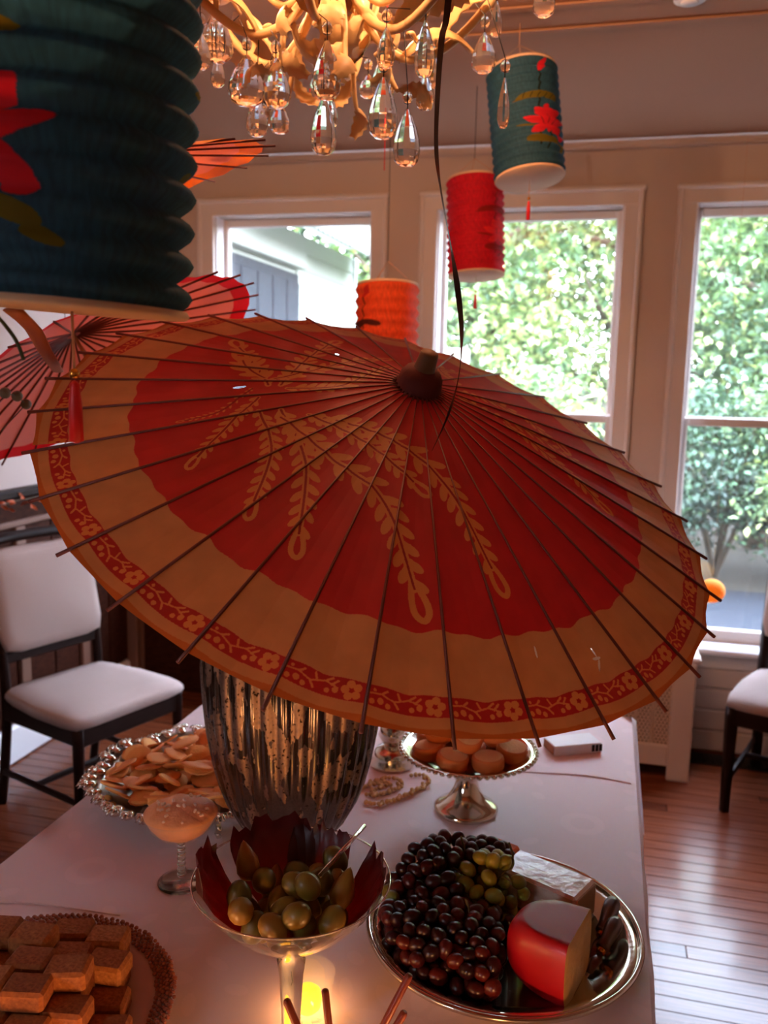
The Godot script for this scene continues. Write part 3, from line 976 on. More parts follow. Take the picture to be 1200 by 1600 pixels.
func parasols() -> void:
	var n := Vector3(0.348, 0.871, 0.348).normalized()
	var a := n.cross(Vector3(0, 0, -1)).normalized()
	var b := Basis(a, n, a.cross(n))
	var low := 0.55
	var o := thing("parasol", "large red and tan paper parasol with printed leaf sprays standing in the silver vase", "parasol", PC - n * low)
	o.basis = b
	var can := paper("parasol_paper", Color.WHITE, Color(1.0, 0.95, 0.9), 0.55)
	can.albedo_texture = canopy_picture()
	can.transparency = BaseMaterial3D.TRANSPARENCY_ALPHA_SCISSOR
	can.alpha_scissor_threshold = 0.5
	# local angle t of the rim: x = cos, z = -sin (the print is laid out in the same plane)
	var s := begin()
	s.set_smooth_group(-1)
	var pt := func(t: float, r: float, dy: float) -> Vector3: return Vector3(cos(t) * r * PR, low + PH * (1.0 - r) + dy, -sin(t) * r * PR)
	var uvp := func(t: float, r: float) -> Vector2: return Vector2(0.5 + 0.5 * cos(t) * r, 0.5 + 0.5 * sin(t) * r)
	var rr := [0.03, 0.12, 0.25, 0.4, 0.55, 0.7, 0.8, 0.88, 0.93, 0.968]
	for k in 32:
		for h in 4:
			for i in rr.size() - 1:
				var q := []
				var u := []
				for c in [[h, i], [h + 1, i], [h + 1, i + 1], [h, i + 1]]:
					var f: float = c[0] / 4.0
					var t := 0.3208 + TAU * (k + f) / 32
					var sag := sin(PI * f)
					var r: float = rr[c[1]] * (1.0 - 0.010 * sag * (1.0 if c[1] == rr.size() - 1 else 0.0))
					q.append(pt.call(t, r, -0.0055 * sag * rr[c[1]]))
					u.append(uvp.call(t, r))
				for c in [0, 1, 2, 0, 2, 3]:
					s.set_uv(u[c])
					s.add_vertex(q[c])
	s.set_smooth_group(0)
	part(o, "canopy", done(s), can)
	var rib := tubem([Vector3(0.02, 0.0005, 0), Vector3(PR * 0.5, 0.0005, 0), Vector3(PR, 0.0005, 0)], [0.0006, 0.0016, 0.0023], 6)
	var strut := tubem([Vector3(0.012, -0.20, 0), Vector3(PR * 0.46, -0.003, 0)], 0.0016, 5)
	var slope := atan2(-PH, PR)
	for k in 32:
		var t := 0.3208 + TAU * k / 32
		var wob := rng.randf_range(-0.012, 0.012)
		var rb := part(o, "rib", rib, M.bamboo)
		rb.transform = Transform3D(Basis(Vector3.UP, t) * Basis(Vector3.BACK, slope) * Basis.from_scale(Vector3(1.04 + wob, 1, 1)), Vector3(0, low + PH, 0))
		var sr := part(rb, "strut", strut, M.bamboo)
		sr.visible = true
	part(o, "shaft", tubem([Vector3(0, 0.0, 0), Vector3(0, low + PH, 0)], 0.008, 10), M.bamboo_pale)
	part(o, "runner", lathem([Vector2(0.008, low - 0.085), Vector2(0.018, low - 0.08), Vector2(0.018, low - 0.05), Vector2(0.008, low - 0.045)], 16), M.bamboo)
	part(o, "collar", lathem([Vector2(0.032, low + PH - 0.011), Vector2(0.030, low + PH - 0.002), Vector2(0.0285, low + PH + 0.010), Vector2(0.023, low + PH + 0.019), Vector2(0.012, low + PH + 0.022)], 44, 22, 0.07), mat("collar_thread", Color(0.34, 0.08, 0.05), 0.85))
	for k in 36:
		var t := TAU * k / 36
		var l := rng.randf_range(0.007, 0.016)
		part(o, "thread_tuft", tubem([Vector3(0.029 * cos(t), low + PH - 0.007, 0.029 * sin(t)), Vector3((0.029 + l) * cos(t), low + PH - 0.006 - l * 0.15, (0.029 + l) * sin(t))], [0.0018, 0.0007], 4), M.bamboo)
	part(o, "finial", lathem([Vector2(0.0150, low + PH + 0.014), Vector2(0.0148, low + PH + 0.022), Vector2(0.0126, low + PH + 0.043), Vector2(0.0116, low + PH + 0.046), Vector2(0.0, low + PH + 0.046)], 14), mat("finial_wood", Color(0.42, 0.29, 0.18), 0.6))

	# two more, hung from the ceiling
	small_parasol("pink parasol with a crimson edge hanging open at the left, its ribs showing", Vector3(-0.967, 1.551, -1.528), Vector3(-0.544, 0.839, -0.014), 0.35, Color(0.88, 0.56, 0.53), Color(0.80, 0.02, 0.10), 0.88, 28, 0.1)
	# three grey-green beads strung beneath the pink parasol
	var pk: Node3D = get_node("parasol_001")
	var inv := pk.transform.affine_inverse()
	var bm := begin()
	ball(bm, Vector3.ZERO, Vector3.ONE * 0.0095, 12, 8)
	var bmesh := done(bm)
	var sage := mat("bead_sage", Color(0.36, 0.33, 0.24), 0.5)
	var bp := [Vector3(-1.0, 1.528, -1.255), Vector3(-0.979, 1.522, -1.269), Vector3(-0.989, 1.516, -1.313), Vector3(-1.014, 1.5, -1.37)]
	for k in 3:
		part(pk, "bead", bmesh, sage, inv * bp[k + 1], "grey-green bead")
	part(pk, "bead_thread", tubem([inv * Vector3(-1.09, 1.56, -1.25), inv * bp[1], inv * bp[2], inv * bp[3], inv * Vector3(-1.17, 1.44, -1.50)], 0.001, 4), M.green_wire)
	small_parasol("salmon parasol with a yellow edge hung near the ceiling behind the big turquoise lantern", Vector3(-0.761, 1.826, -1.214), Vector3(-0.24, 0.95, 0.20), 0.268, Color(0.93, 0.60, 0.50), Color(0.90, 0.58, 0.10), 0.84, 20, 0.057)

func small_parasol(label: String, c: Vector3, n: Vector3, r: float, fill: Color, edge: Color, at: float, ribs: int, h: float) -> void:
	n = n.normalized()
	var o := thing("parasol", label, "parasol", c)
	o.basis = turned(n)
	var f := "parasol_fill_%d" % taken["parasol"]
	paper(f, fill, Color(0.9, 0.8, 0.75))
	paper(f + "e", edge, Color(0.9, 0.7, 0.6))
	for pc in [[0.02, at, f, "canopy"], [at, 0.97, f + "e", "border"]]:
		var s := begin()
		var rows := []
		for i in 6:
			var q: float = lerpf(pc[0], pc[1], i / 5.0)
			var row := PackedVector3Array()
			for k in ribs * 2 + 1:
				var t := TAU * (k % (ribs * 2)) / (ribs * 2.0)
				var sag := 1.0 if k % 2 else 0.0
				row.append(Vector3(cos(t) * q * r, h * (1 - q) - 0.004 * sag * q, sin(t) * q * r) * Vector3(1.0 - 0.006 * sag, 1, 1.0 - 0.006 * sag))
			rows.append(row)
		grid(s, rows)
		part(o, pc[3], done(s), M[pc[2]])
	var rib := tubem([Vector3(0.015, -0.0022, 0), Vector3(r, -0.0022, 0)], 0.006 * r, 5)
	for k in ribs:
		var rb := part(o, "rib", rib, M.bamboo)
		rb.transform = Transform3D(Basis(Vector3.UP, -TAU * k / ribs) * Basis(Vector3.BACK, atan2(-h, r)) * Basis.from_scale(Vector3(1.06, 1, 1)), Vector3(0, h, 0))
	part(o, "shaft", tubem([Vector3(0, -0.03, 0), Vector3(0, h + 0.03, 0)], 0.004, 8), M.bamboo_pale)
	part(o, "cap", lathem([Vector2(0.018, h - 0.002), Vector2(0.014, h + 0.006), Vector2(0.008, h + 0.014), Vector2(0.0, h + 0.015)], 14), M.bamboo)
	# the thread that carries it
	var top := o.transform * Vector3(0, h + 0.03, 0)
	var th := part(o, "thread", tubem([Vector3(0, h + 0.028, 0), o.transform.affine_inverse() * Vector3(top.x, CEIL, top.z)], 0.0008, 4), M.thread_dark)
	th.set_meta("label", "thin dark hanging thread")

# ------------------------------------------------------------------ lanterns
func lantern_picture(ground: Color, flower: Color, leafc: Color, stemc: Color) -> ImageTexture:
	var w := 512
	var nz := FastNoiseLite.new()
	nz.frequency = 0.06
	var px := filled(w, func(x, y): return ground.darkened(clampf(0.06 + 0.16 * nz.get_noise_2d(x * 3.0, y * 0.4), 0, 0.3)))
	for rep in 2:
		var cx := 128.0 + 256 * rep
		stroke(px, w, [Vector2(cx + 6, 76), Vector2(cx - 2, 230), Vector2(cx - 6, 420)], 2.4, stemc)
		stroke(px, w, [Vector2(cx + 30, 330), Vector2(cx + 14, 430)], 2.2, stemc)
		# a broad leaf, a lower leaf, a bud and a lotus
		for q in [[-16, 190, 44, 13, -0.25], [26, 186, 34, 12, 0.35], [-44, 205, 22, 7, -0.4], [-38, 326, 24, 8, 0.3], [-4, 392, 34, 17, 0.1], [44, 400, 32, 13, 0.6], [72, 432, 20, 9, 0.8]]:
			disc(px, w, Vector2(cx + q[0], q[1]), q[2], q[3], q[4], leafc)
		for k in 5:
			stroke(px, w, [Vector2(cx - 40 + 18 * k, 196), Vector2(cx - 34 + 18 * k, 180)], 0.9, stemc)
		disc(px, w, Vector2(cx + 10, 52), 10, 24, 0.25, flower)
		disc(px, w, Vector2(cx + 18, 36), 6, 18, 0.2, flower)
		for q in [[0, -46, 1.57, 34], [-20, -30, 1.1, 36], [22, -32, 2.05, 36], [-36, -6, 0.35, 36], [36, -8, -0.45, 36], [-26, 24, -0.85, 34], [28, 28, 0.95, 40], [2, 4, 1.57, 40], [40, 50, 1.0, 22]]:
			disc(px, w, Vector2(cx + 20 + q[0] * 0.85, 312 + q[1] * 1.15), q[3] * 0.92, 14, q[2], flower)
		for q in [[-24, -20, -8, 10], [24, -24, 10, 12], [0, -40, 1, 4]]:
			stroke(px, w, [Vector2(cx + 20 + q[0], 312 + q[1]), Vector2(cx + 20 + q[2], 312 + q[3])], 0.9, flower.darkened(0.5))
	return picture(px, w)

func lantern(label: String, m: Material, base: Vector3, up: Vector3, r: float, l: float, pleats: int, spin: float, tassel: float, string_top: float, cord: Material, dip := 0.90) -> Node3D:
	var o := thing("paper_lantern", label, "lantern", base)
	o.basis = turned(up, spin)
	var prof := []
	for k in pleats:
		var y0 := l * k / pleats
		prof.append(Vector2(r * dip, y0))
		prof.append(Vector2(r * 0.965, y0 + l / pleats * 0.33))
		prof.append(Vector2(r, y0 + l / pleats * 0.55))
		prof.append(Vector2(r * 0.965, y0 + l / pleats * 0.75))
	prof.append(Vector2(r * dip, l))
	var s := begin()
	var rows := []
	var seg := 96
	for p in prof:
		var row := PackedVector3Array()
		for j in seg + 1:
			var t := TAU * (j % seg) / seg
			var rr: float = p.x * (1.0 + 0.004 * (1 if j % 2 else -1))
			row.append(Vector3(rr * sin(t), p.y, rr * cos(t)))
		rows.push_front(row)
	grid(s, rows, false)
	part(o, "shade", done(s), m)
	part(o, "bottom_disc", lathem([Vector2(0.0, -0.003), Vector2(r * 0.96, -0.003), Vector2(r * 0.985, 0.0), Vector2(r * 0.96, 0.004), Vector2(0.0, 0.004)], 48), M.lantern_card)
	part(o, "top_ring", lathem([Vector2(r * 0.86, l - 0.004), Vector2(r * 0.95, l - 0.004), Vector2(r * 0.95, l + 0.003), Vector2(r * 0.86, l + 0.003), Vector2(r * 0.86, l - 0.004)], 48), M.lantern_card)
	for k in 3:
		var t := TAU * k / 3 + 0.5
		part(o, "hanging_thread", tubem([Vector3(r * 0.9 * cos(t), l, r * 0.9 * sin(t)), Vector3(0, l + r * 0.75, 0)], 0.0009, 4), M.thread_pale)
	var wtop := o.transform * Vector3(0, l + r * 0.75, 0)
	part(o, "cord", tubem([Vector3(0, l + r * 0.75, 0), o.transform.affine_inverse() * Vector3(wtop.x, string_top, wtop.z)], 0.0011, 5), cord)
	if tassel > 0:
		var dn := o.basis.inverse() * Vector3.DOWN
		var k := tassel
		part(o, "tassel_thread", tubem([Vector3(0, -0.003, 0), dn * 0.052 * k], 0.0009 * k + 0.0004, 5), M.thread_pale)
		var bd := part(o, "bead", lathem([Vector2(0, -0.004), Vector2(0.0035, -0.0035), Vector2(0.0045, 0.0), Vector2(0.003, 0.004), Vector2(0.0, 0.005)], 10), M.brass, dn * 0.056 * k)
		bd.basis = turned(-dn)
		var ts := begin()
		lathe(ts, [Vector2(0.002, -0.055 * k), Vector2(0.0068 * k, -0.053 * k), Vector2(0.0062 * k, -0.02 * k), Vector2(0.0045 * k, -0.008), Vector2(0.0048 * k, -0.004), Vector2(0.0, 0.0)], 14, Transform3D.IDENTITY, 14, 0.16)
		var tm := part(o, "tassel", done(ts), M.red_silk, dn * 0.061 * k)
		tm.basis = turned(-dn)
	return o

func lanterns() -> void:
	paper("lantern_card", Color(0.88, 0.74, 0.60), Color(0.5, 0.45, 0.4))
	var tq := paper("lantern_turquoise", Color.WHITE, Color(1.0, 1.0, 1.0))
	tq.albedo_texture = lantern_picture(Color(0.20, 0.40, 0.49), Color(0.95, 0.13, 0.20), Color(0.47, 0.42, 0.07), Color(0.09, 0.15, 0.08))
	var rd := paper("lantern_red", Color.WHITE, Color(1.0, 1.0, 1.0))
	rd.albedo_texture = lantern_picture(Color(0.90, 0.09, 0.20), Color(0.97, 0.18, 0.19), Color(0.62, 0.10, 0.08), Color(0.55, 0.10, 0.08))
	var og := paper("lantern_orange", Color.WHITE, Color(1.0, 1.0, 1.0))
	og.albedo_texture = lantern_picture(Color(0.96, 0.36, 0.13), Color(0.75, 0.12, 0.08), Color(0.35, 0.12, 0.05), Color(0.25, 0.06, 0.04))
	lantern("large dark turquoise pleated paper lantern with a red lotus hanging close at upper left", tq, Vector3(-0.44, 1.613, -0.66), Vector3(0.06, 1, 0.0), 0.098, 0.30, 11, -2.12, 0.98, CEIL, M.thread_dark, 0.855)
	lantern("small turquoise pleated paper lantern with a red lotus hanging before the right windows", tq, Vector3(-0.242, 2.109, -2.516), Vector3(-0.045, 0.33, -0.045), 0.098, 0.295, 13, 2.1, 0.95, CEIL, M.thread_pale)
	lantern("red pleated paper lantern hanging before the middle window", rd, Vector3(-0.456, 1.909, -3.018), Vector3(-0.02, 0.31, -0.03), 0.098, 0.318, 13, 2.5, 0.95, CEIL, M.thread_dark)
	lantern("orange pleated paper lantern hanging low just above the parasol rim", og, Vector3(-0.672, 1.50, -2.66), Vector3(-0.01, 0.34, -0.03), 0.1, 0.345, 10, 0.9, 0.8, CEIL, M.thread_dark)
	single("strap", "tan strap slanting from the large turquoise lantern down to the parasol edge", "strap", tubem(curve([Vector3(-0.527, 1.6135, -0.700), Vector3(-0.605, 1.604, -0.835), Vector3(-0.693, 1.586, -0.977), Vector3(-0.794, 1.560, -1.150)], 2), [0.0095, 0.009, 0.0090, 0.0090, 0.0090, 0.0090, 0.0080], 10, 0.3), mat("strap_tan", Color(0.66, 0.36, 0.18), 0.6))
	single("green_wire", "short bent green wire hanging beneath the large turquoise lantern", "wire", tubem(curve([Vector3(-0.499, 1.612, -0.63), Vector3(-0.497, 1.600, -0.645), Vector3(-0.492, 1.585, -0.655), Vector3(-0.489, 1.569, -0.66)], 5), 0.0016, 6), M.green_wire)

# ------------------------------------------------------------------ chairs and what stands along the walls
func chair(label: String, at: Vector3, turn: float) -> Node3D:
	var o := thing("dining_chair", label, "chair", at, turn, "white-seated dark dining chairs")
	# seat cushion: a pillow with a crowned top, wider in front
	var s := begin()
	var rows := []
	for lv in [[-0.002, 0.0, 0.97], [0.012, 0.0, 1.0], [0.026, 0.012, 0.99], [0.040, 0.07, 0.95], [0.050, 0.28, 0.66], [0.054, 0.8, 0.25], [0.055, 1.0, 0.0]]:
		var row := PackedVector3Array()
		for k in 33:
			var t := TAU * (k % 32) / 32
			var c := Vector2(cos(t), sin(t))
			var q := pow(pow(absf(c.x), 16.0) + pow(absf(c.y), 16.0), -1.0 / 16.0)
			var p := c * q
			var wx: float = 0.245 if p.y > 0 else lerpf(0.245, 0.215, -p.y)
			row.append(Vector3(p.x * wx * lv[2], 0.405 + lv[0], p.y * 0.23 * lv[2]))
		rows.append(row)
	grid(s, rows, true)
	part(o, "seat", done(s), M.chair_fabric)
	for sx in [-1.0, 1.0]:
		part(o, "leg", tubem([Vector3(sx * 0.215, 0, 0.20), Vector3(sx * 0.215, 0.36, 0.205), Vector3(sx * 0.215, 0.405, 0.205)], [0.017, 0.024, 0.024], 4), M.dark_wood)
		var rear := curve([Vector3(sx * 0.20, 0, -0.27), Vector3(sx * 0.198, 0.2, -0.235), Vector3(sx * 0.197, 0.42, -0.215), Vector3(sx * 0.197, 0.7, -0.245), Vector3(sx * 0.197, 0.98, -0.31)], 4)
		part(o, "leg", tubem(rear, 0.021, 4), M.dark_wood)
		part(o, "apron", boxm(Vector3(0.022, 0.065, 0.40), 0.004), M.dark_wood, Vector3(sx * 0.208, 0.372, -0.005))
		part(o, "stretcher", boxm(Vector3(0.016, 0.022, 0.43), 0.004), M.dark_wood, Vector3(sx * 0.207, 0.135, -0.02))
	part(o, "apron", boxm(Vector3(0.41, 0.065, 0.022), 0.004), M.dark_wood, Vector3(0, 0.372, 0.205))
	part(o, "apron", boxm(Vector3(0.39, 0.065, 0.022), 0.004), M.dark_wood, Vector3(0, 0.372, -0.215))
	part(o, "stretcher", boxm(Vector3(0.41, 0.02, 0.016), 0.004), M.dark_wood, Vector3(0, 0.135, -0.05))
	# upholstered back between the posts, and a crest rail over it
	var bk := begin()
	var br := []
	for lv in [[-0.004, 0.99], [0.020, 1.0], [0.034, 0.97], [0.045, 0.8], [0.050, 0.0]]:
		var row := PackedVector3Array()
		for k in 33:
			var t := TAU * (k % 32) / 32
			var c := Vector2(cos(t), sin(t))
			var q := pow(pow(absf(c.x), 10.0) + pow(absf(c.y), 10.0), -0.1)
			var p := c * q
			var y: float = 0.752 + p.y * 0.182 * lv[1]
			row.append(Vector3(p.x * 0.212 * lv[1], y, -0.228 - (y - 0.6) * 0.22 + lv[0]))
		br.append(row)
	grid(bk, br, false)
	part(o, "backrest", done(bk), M.chair_fabric)
	part(o, "back_panel", boxm(Vector3(0.40, 0.37, 0.014), 0.004), M.dark_wood, Vector3(0, 0.75, -0.266)).rotation.x = -0.22
	part(o, "back_rail", boxm(Vector3(0.40, 0.04, 0.022), 0.004), M.dark_wood, Vector3(0, 0.553, -0.225))
	part(o, "crest_rail", tubem(curve([Vector3(-0.235, 0.955, -0.30), Vector3(-0.1, 0.965, -0.315), Vector3(0.1, 0.965, -0.315), Vector3(0.235, 0.955, -0.30)], 4), 0.036, 8, 0.55), M.dark_wood)
	return o

func furniture() -> void:
	chair("dark wooden chair with white padded seat and back at the left, facing the table", Vector3(-1.735, 0, -2.646), deg_to_rad(70.5))
	chair("dark wooden chair with white seat by the right-hand window", Vector3(0.775, 0, -3.36), deg_to_rad(-20.0))
	# radiator cover under the middle window
	var o := thing("radiator_cover", "beige radiator cover with a pierced grille under the middle window", "radiator cover", Vector3(-0.155, 0, -3.615))
	var w := 1.10
	var h := 0.50
	var d := 0.34
	var fr := begin()
	box(fr, Vector3(0, h + 0.0, 0), Vector3(w + 0.03, 0.022, d + 0.01), 0.006)
	part(o, "top", done(fr), M.wall_paint)
	for sx in [-1.0, 1.0]:
		part(o, "side_panel", boxm(Vector3(0.02, h - 0.01, d - 0.03), 0.003), M.wall_paint, Vector3(sx * (w / 2 - 0.01), (h - 0.01) / 2, -0.01))
		part(o, "stile", boxm(Vector3(0.085, h - 0.012, 0.022), 0.004), M.wall_paint, Vector3(sx * (w / 2 - 0.042), (h - 0.012) / 2, d / 2 - 0.012))
	part(o, "top_rail", boxm(Vector3(w - 0.17, 0.06, 0.02), 0.004), M.wall_paint, Vector3(0, h - 0.042, d / 2 - 0.012))
	part(o, "bottom_rail", boxm(Vector3(w - 0.17, 0.085, 0.02), 0.004), M.wall_paint, Vector3(0, 0.10, d / 2 - 0.012))
	var gm := mat("pierced_sheet", Color.WHITE, 0.6)
	var gw := 128
	var sheet := Color(0.80, 0.70, 0.62)
	var gp := filled(gw, func(_x, _y): return sheet)
	for i in 5:
		for j in 5:
			disc(gp, gw, Vector2(16 + 32 * i - 16 * (j % 2), 32 * j), 8, 8, 0, Color(0.3, 0.2, 0.15, 0))
			for q in 3:
				var t := TAU * q / 3 + 0.5
				disc(gp, gw, Vector2(32 * i - 16 * (j % 2), 16 + 32 * j) + Vector2(cos(t), sin(t)) * 5, 4, 2.2, t, Color(0.3, 0.2, 0.15, 0))
	gm.albedo_texture = picture(gp, gw)
	gm.transparency = BaseMaterial3D.TRANSPARENCY_ALPHA_SCISSOR
	gm.cull_mode = BaseMaterial3D.CULL_DISABLED
	gm.uv1_scale = Vector3(16, 6, 1)
	part(o, "grille", boxm(Vector3(w - 0.16, 0.33, 0.002)), gm, Vector3(0, 0.30, d / 2 - 0.016))
	var rad := begin()
	for k in 14:
		box(rad, Vector3(-0.45 + 0.069 * k, 0.24, -0.02), Vector3(0.05, 0.40, 0.16), 0.02)
	part(o, "radiator", done(rad), M.black_metal)
	var v := thing("floor_vent", "dark metal floor register beside the wall behind the right chair", "vent", Vector3(0.58, 0, -3.70))
	part(v, "frame", boxm(Vector3(0.34, 0.008, 0.11), 0.003), M.black_metal, Vector3(0, 0.004, 0))
	for k in 9:
		part(v, "slat", boxm(Vector3(0.014, 0.006, 0.085), 0.001), M.black_metal, Vector3(-0.14 + 0.035 * k, 0.010, 0))
	# garland along the chair rail
	var g := thing("garland", "copper leaf garland laid along the dark chair rail on the left wall", "garland", Vector3(XL + 0.05, 1.075, -2.9))
	part(g, "vine", tubem(curve([Vector3(0.012, -0.008, -0.8), Vector3(0.016, -0.03, -0.4), Vector3(0.014, -0.012, 0.0), Vector3(0.016, -0.032, 0.4), Vector3(0.012, -0.01, 0.9)], 6), 0.003, 5), M.bark)
	mat("copper_leaf", Color(0.72, 0.33, 0.16), 0.4)
	var lf := begin()
	grid(lf, [PackedVector3Array([Vector3(0, 0, 0), Vector3(0, 0.002, 0), Vector3(0, 0, 0)]), PackedVector3Array([Vector3(0.02, 0, -0.011), Vector3(0.02, 0.006, 0), Vector3(0.02, 0, 0.011)]), PackedVector3Array([Vector3(0.045, -0.008, 0), Vector3(0.045, -0.006, 0), Vector3(0.045, -0.008, 0)])])
	var lm := done(lf)
	for k in 56:
		var l := part(g, "leaf", lm, M.copper_leaf, Vector3(0.016 + rng.randf() * 0.008, -0.022 + rng.randf_range(-0.012, 0.014), -0.8 + 0.03 * k))
		l.basis = Basis.from_euler(Vector3(rng.randf() * 6.0, rng.randf() * 6.0, rng.randf() * 6.0))

# ------------------------------------------------------------------ things on the table
func tableware() -> void:
	# fluted mercury-glass vase, its silvering spotted
	var w := 512
	var nz := FastNoiseLite.new()
	nz.seed = 8
	nz.frequency = 0.016
	var n2 := FastNoiseLite.new()
	n2.seed = 9
	n2.frequency = 0.09
	var tone := filled(w, func(x, y):
		var a := nz.get_noise_2d(x * 1.5, y * 0.7)
		var b := n2.get_noise_2d(x, y)
		var c := Color(0.50, 0.46, 0.44)
		if b > 0.42 and a > 0.05:
			c = Color(0.20, 0.13, 0.10)
		elif a > 0.30 - 0.0007 * y:
			c = Color(0.66, 0.55, 0.48)
		return c.darkened(0.12 + 0.2 * absf(b)))
	var rough := filled(w, func(x, y):
		var a := nz.get_noise_2d(x * 1.5, y * 0.7)
		var b := n2.get_noise_2d(x, y)
		return ink(clampf(0.10 + (0.30 if a > 0.30 - 0.0007 * y else 0.0) + 0.2 * absf(b), 0, 1)))
	var mg := mat("mercury_glass", Color.WHITE, 1.0, 0.92)
	mg.albedo_texture = picture(tone, w)
	mg.roughness_texture = picture(rough, w)
	mg.uv1_scale = Vector3(2, 1, 1)
	var v := thing("vase", "large fluted mercury-glass vase holding the parasol", "vase", Vector3(-0.474, TY, -1.293))
	part(v, "foot", lathem([Vector2(0.0, 0.0), Vector2(0.070, 0.0), Vector2(0.072, 0.005), Vector2(0.062, 0.012), Vector2(0.046, 0.020), Vector2(0.042, 0.028)], 40), mg)
	var bw := begin()
	lathe(bw, [Vector2(0.030, 0.020), Vector2(0.048, 0.030), Vector2(0.066, 0.042), Vector2(0.090, 0.072), Vector2(0.108, 0.105), Vector2(0.121, 0.14), Vector2(0.131, 0.18), Vector2(0.139, 0.225), Vector2(0.144, 0.275), Vector2(0.147, 0.33), Vector2(0.145, 0.39), Vector2(0.143, 0.42)], 216, Transform3D.IDENTITY, 36, 0.04)
	part(v, "bowl", done(bw), mg)
	part(v, "lip", lathem([Vector2(0.138, 0.41), Vector2(0.146, 0.418), Vector2(0.149, 0.428), Vector2(0.146, 0.436), Vector2(0.139, 0.434), Vector2(0.134, 0.40), Vector2(0.130, 0.30), Vector2(0.10, 0.12), Vector2(0.04, 0.045), Vector2(0.0, 0.04)], 64), M.silver_satin)

	# round silver platter
	var p := thing("platter", "round polished silver platter holding grapes and cheeses", "platter", Vector3(-0.104, TY, -1.166))
	part(p, "dish", lathem([Vector2(0.0, 0.002), Vector2(0.12, 0.002), Vector2(0.125, 0.0), Vector2(0.135, 0.0), Vector2(0.15, 0.006), Vector2(0.175, 0.016), Vector2(0.193, 0.022), Vector2(0.194, 0.025), Vector2(0.175, 0.020), Vector2(0.160, 0.012), Vector2(0.148, 0.007), Vector2(0.0, 0.007)], 96), M.silver)
	var rm := begin()
	var ring := []
	for k in 97:
		var t := TAU * k / 96
		ring.append(Vector3(0.194 * cos(t), 0.0235, 0.194 * sin(t)))
	tube(rm, ring, 0.0042, 8, false)
	part(p, "rim", done(rm), M.silver)

	# ornate silver tray of crackers
	var t := thing("tray", "ornate silver tray with a shell-scalloped rim heaped with crackers", "tray", Vector3(-0.722, TY, -1.44))
	part(t, "dish", lathem([Vector2(0.0, 0.022), Vector2(0.15, 0.022), Vector2(0.175, 0.034), Vector2(0.193, 0.046), Vector2(0.192, 0.049), Vector2(0.172, 0.038), Vector2(0.148, 0.027), Vector2(0.0, 0.027)], 72), M.silver_satin)
	var shell := begin()
	ball(shell, Vector3(0, 0, 0), Vector3(0.013, 0.007, 0.009), 8, 5)
	for q in 5:
		var a := (q - 2) * 0.55
		tube(shell, [Vector3(0.0, 0.004, 0.0), Vector3(0.012 * cos(a), 0.006, 0.012 * sin(a)), Vector3(0.019 * cos(a), 0.001, 0.014 * sin(a))], [0.0022, 0.0030, 0.0012], 5)
	var sm := done(shell)
	for k in 40:
		var a := TAU * k / 40
		var r := 0.190 + 0.007 * sin(a * 8)
		var sh := part(t, "rim_shell", sm, M.silver, Vector3(cos(a) * r, 0.048 + 0.003 * sin(a * 8), sin(a) * r))
		sh.basis = Basis(Vector3.UP, -a).scaled(Vector3.ONE * (1.0 if k % 2 else 1.25))
	for k in 4:
		var a := TAU * k / 4 + 0.9
		part(t, "foot", tubem(curve([Vector3(cos(a) * 0.16, 0.03, sin(a) * 0.16), Vector3(cos(a) * 0.178, 0.018, sin(a) * 0.178), Vector3(cos(a) * 0.165, 0.006, sin(a) * 0.165), Vector3(cos(a) * 0.175, 0.004, sin(a) * 0.175)], 4), 0.0055, 6), M.silver)

	# glass goblet of dip with a beaded stem
	var g := thing("goblet", "small glass goblet with a beaded stem filled with orange dip beside the cracker tray", "goblet", Vector3(-0.613, TY, -1.165))
	part(g, "foot", lathem([Vector2(0.0, 0.0), Vector2(0.036, 0.0), Vector2(0.038, 0.002), Vector2(0.03, 0.005), Vector2(0.01, 0.009), Vector2(0.0, 0.010)], 32), M.stem_glass)
	for k in 7:
		var b := begin()
		ball(b, Vector3.ZERO, Vector3(0.0072, 0.0048, 0.0072), 12, 6)
		part(g, "stem_bead", done(b), M.stem_glass, Vector3(0, 0.0145 + 0.0088 * k, 0))
	part(g, "bowl", lathem([Vector2(0.0, 0.073), Vector2(0.018, 0.075), Vector2(0.036, 0.085), Vector2(0.051, 0.100), Vector2(0.060, 0.120), Vector2(0.0615, 0.122)], 40), M.clear_glass)
	var dp := mat("dip_cream", Color(0.96, 0.68, 0.46), 0.6)
	var lump := noise_tex(0.06, Color.BLACK, Color.WHITE, 128, false, 21)
	bump(dp, lump, 0.2)
	dp.uv1_triplanar = true
	dp.uv1_scale = Vector3.ONE * 10
	var db := begin()
	var rows := []
	var dn := FastNoiseLite.new()
	dn.frequency = 55.0
	for lv in [[0.0, 0.075], [0.02, 0.078], [0.040, 0.091], [0.050, 0.104], [0.0575, 0.119], [0.050, 0.124], [0.038, 0.128], [0.024, 0.1315], [0.010, 0.133], [0.0, 0.1335]]:
		var row := PackedVector3Array()
		for j in 41:
			var a := TAU * (j % 40) / 40
			var q := Vector3(cos(a) * lv[0], lv[1], sin(a) * lv[0])
			if lv[1] > 0.12 and lv[0] > 0.001:
				q.y += 0.006 * dn.get_noise_3d(q.x, q.y, q.z)
			row.append(q)
		rows.append(row)
	grid(db, rows, true)
	part(g, "dip", done(db), dp)
	mat("dip_fleck", Color(0.93, 0.80, 0.66), 0.6)
	var fl := boxm(Vector3(0.007, 0.004, 0.004), 0.001)
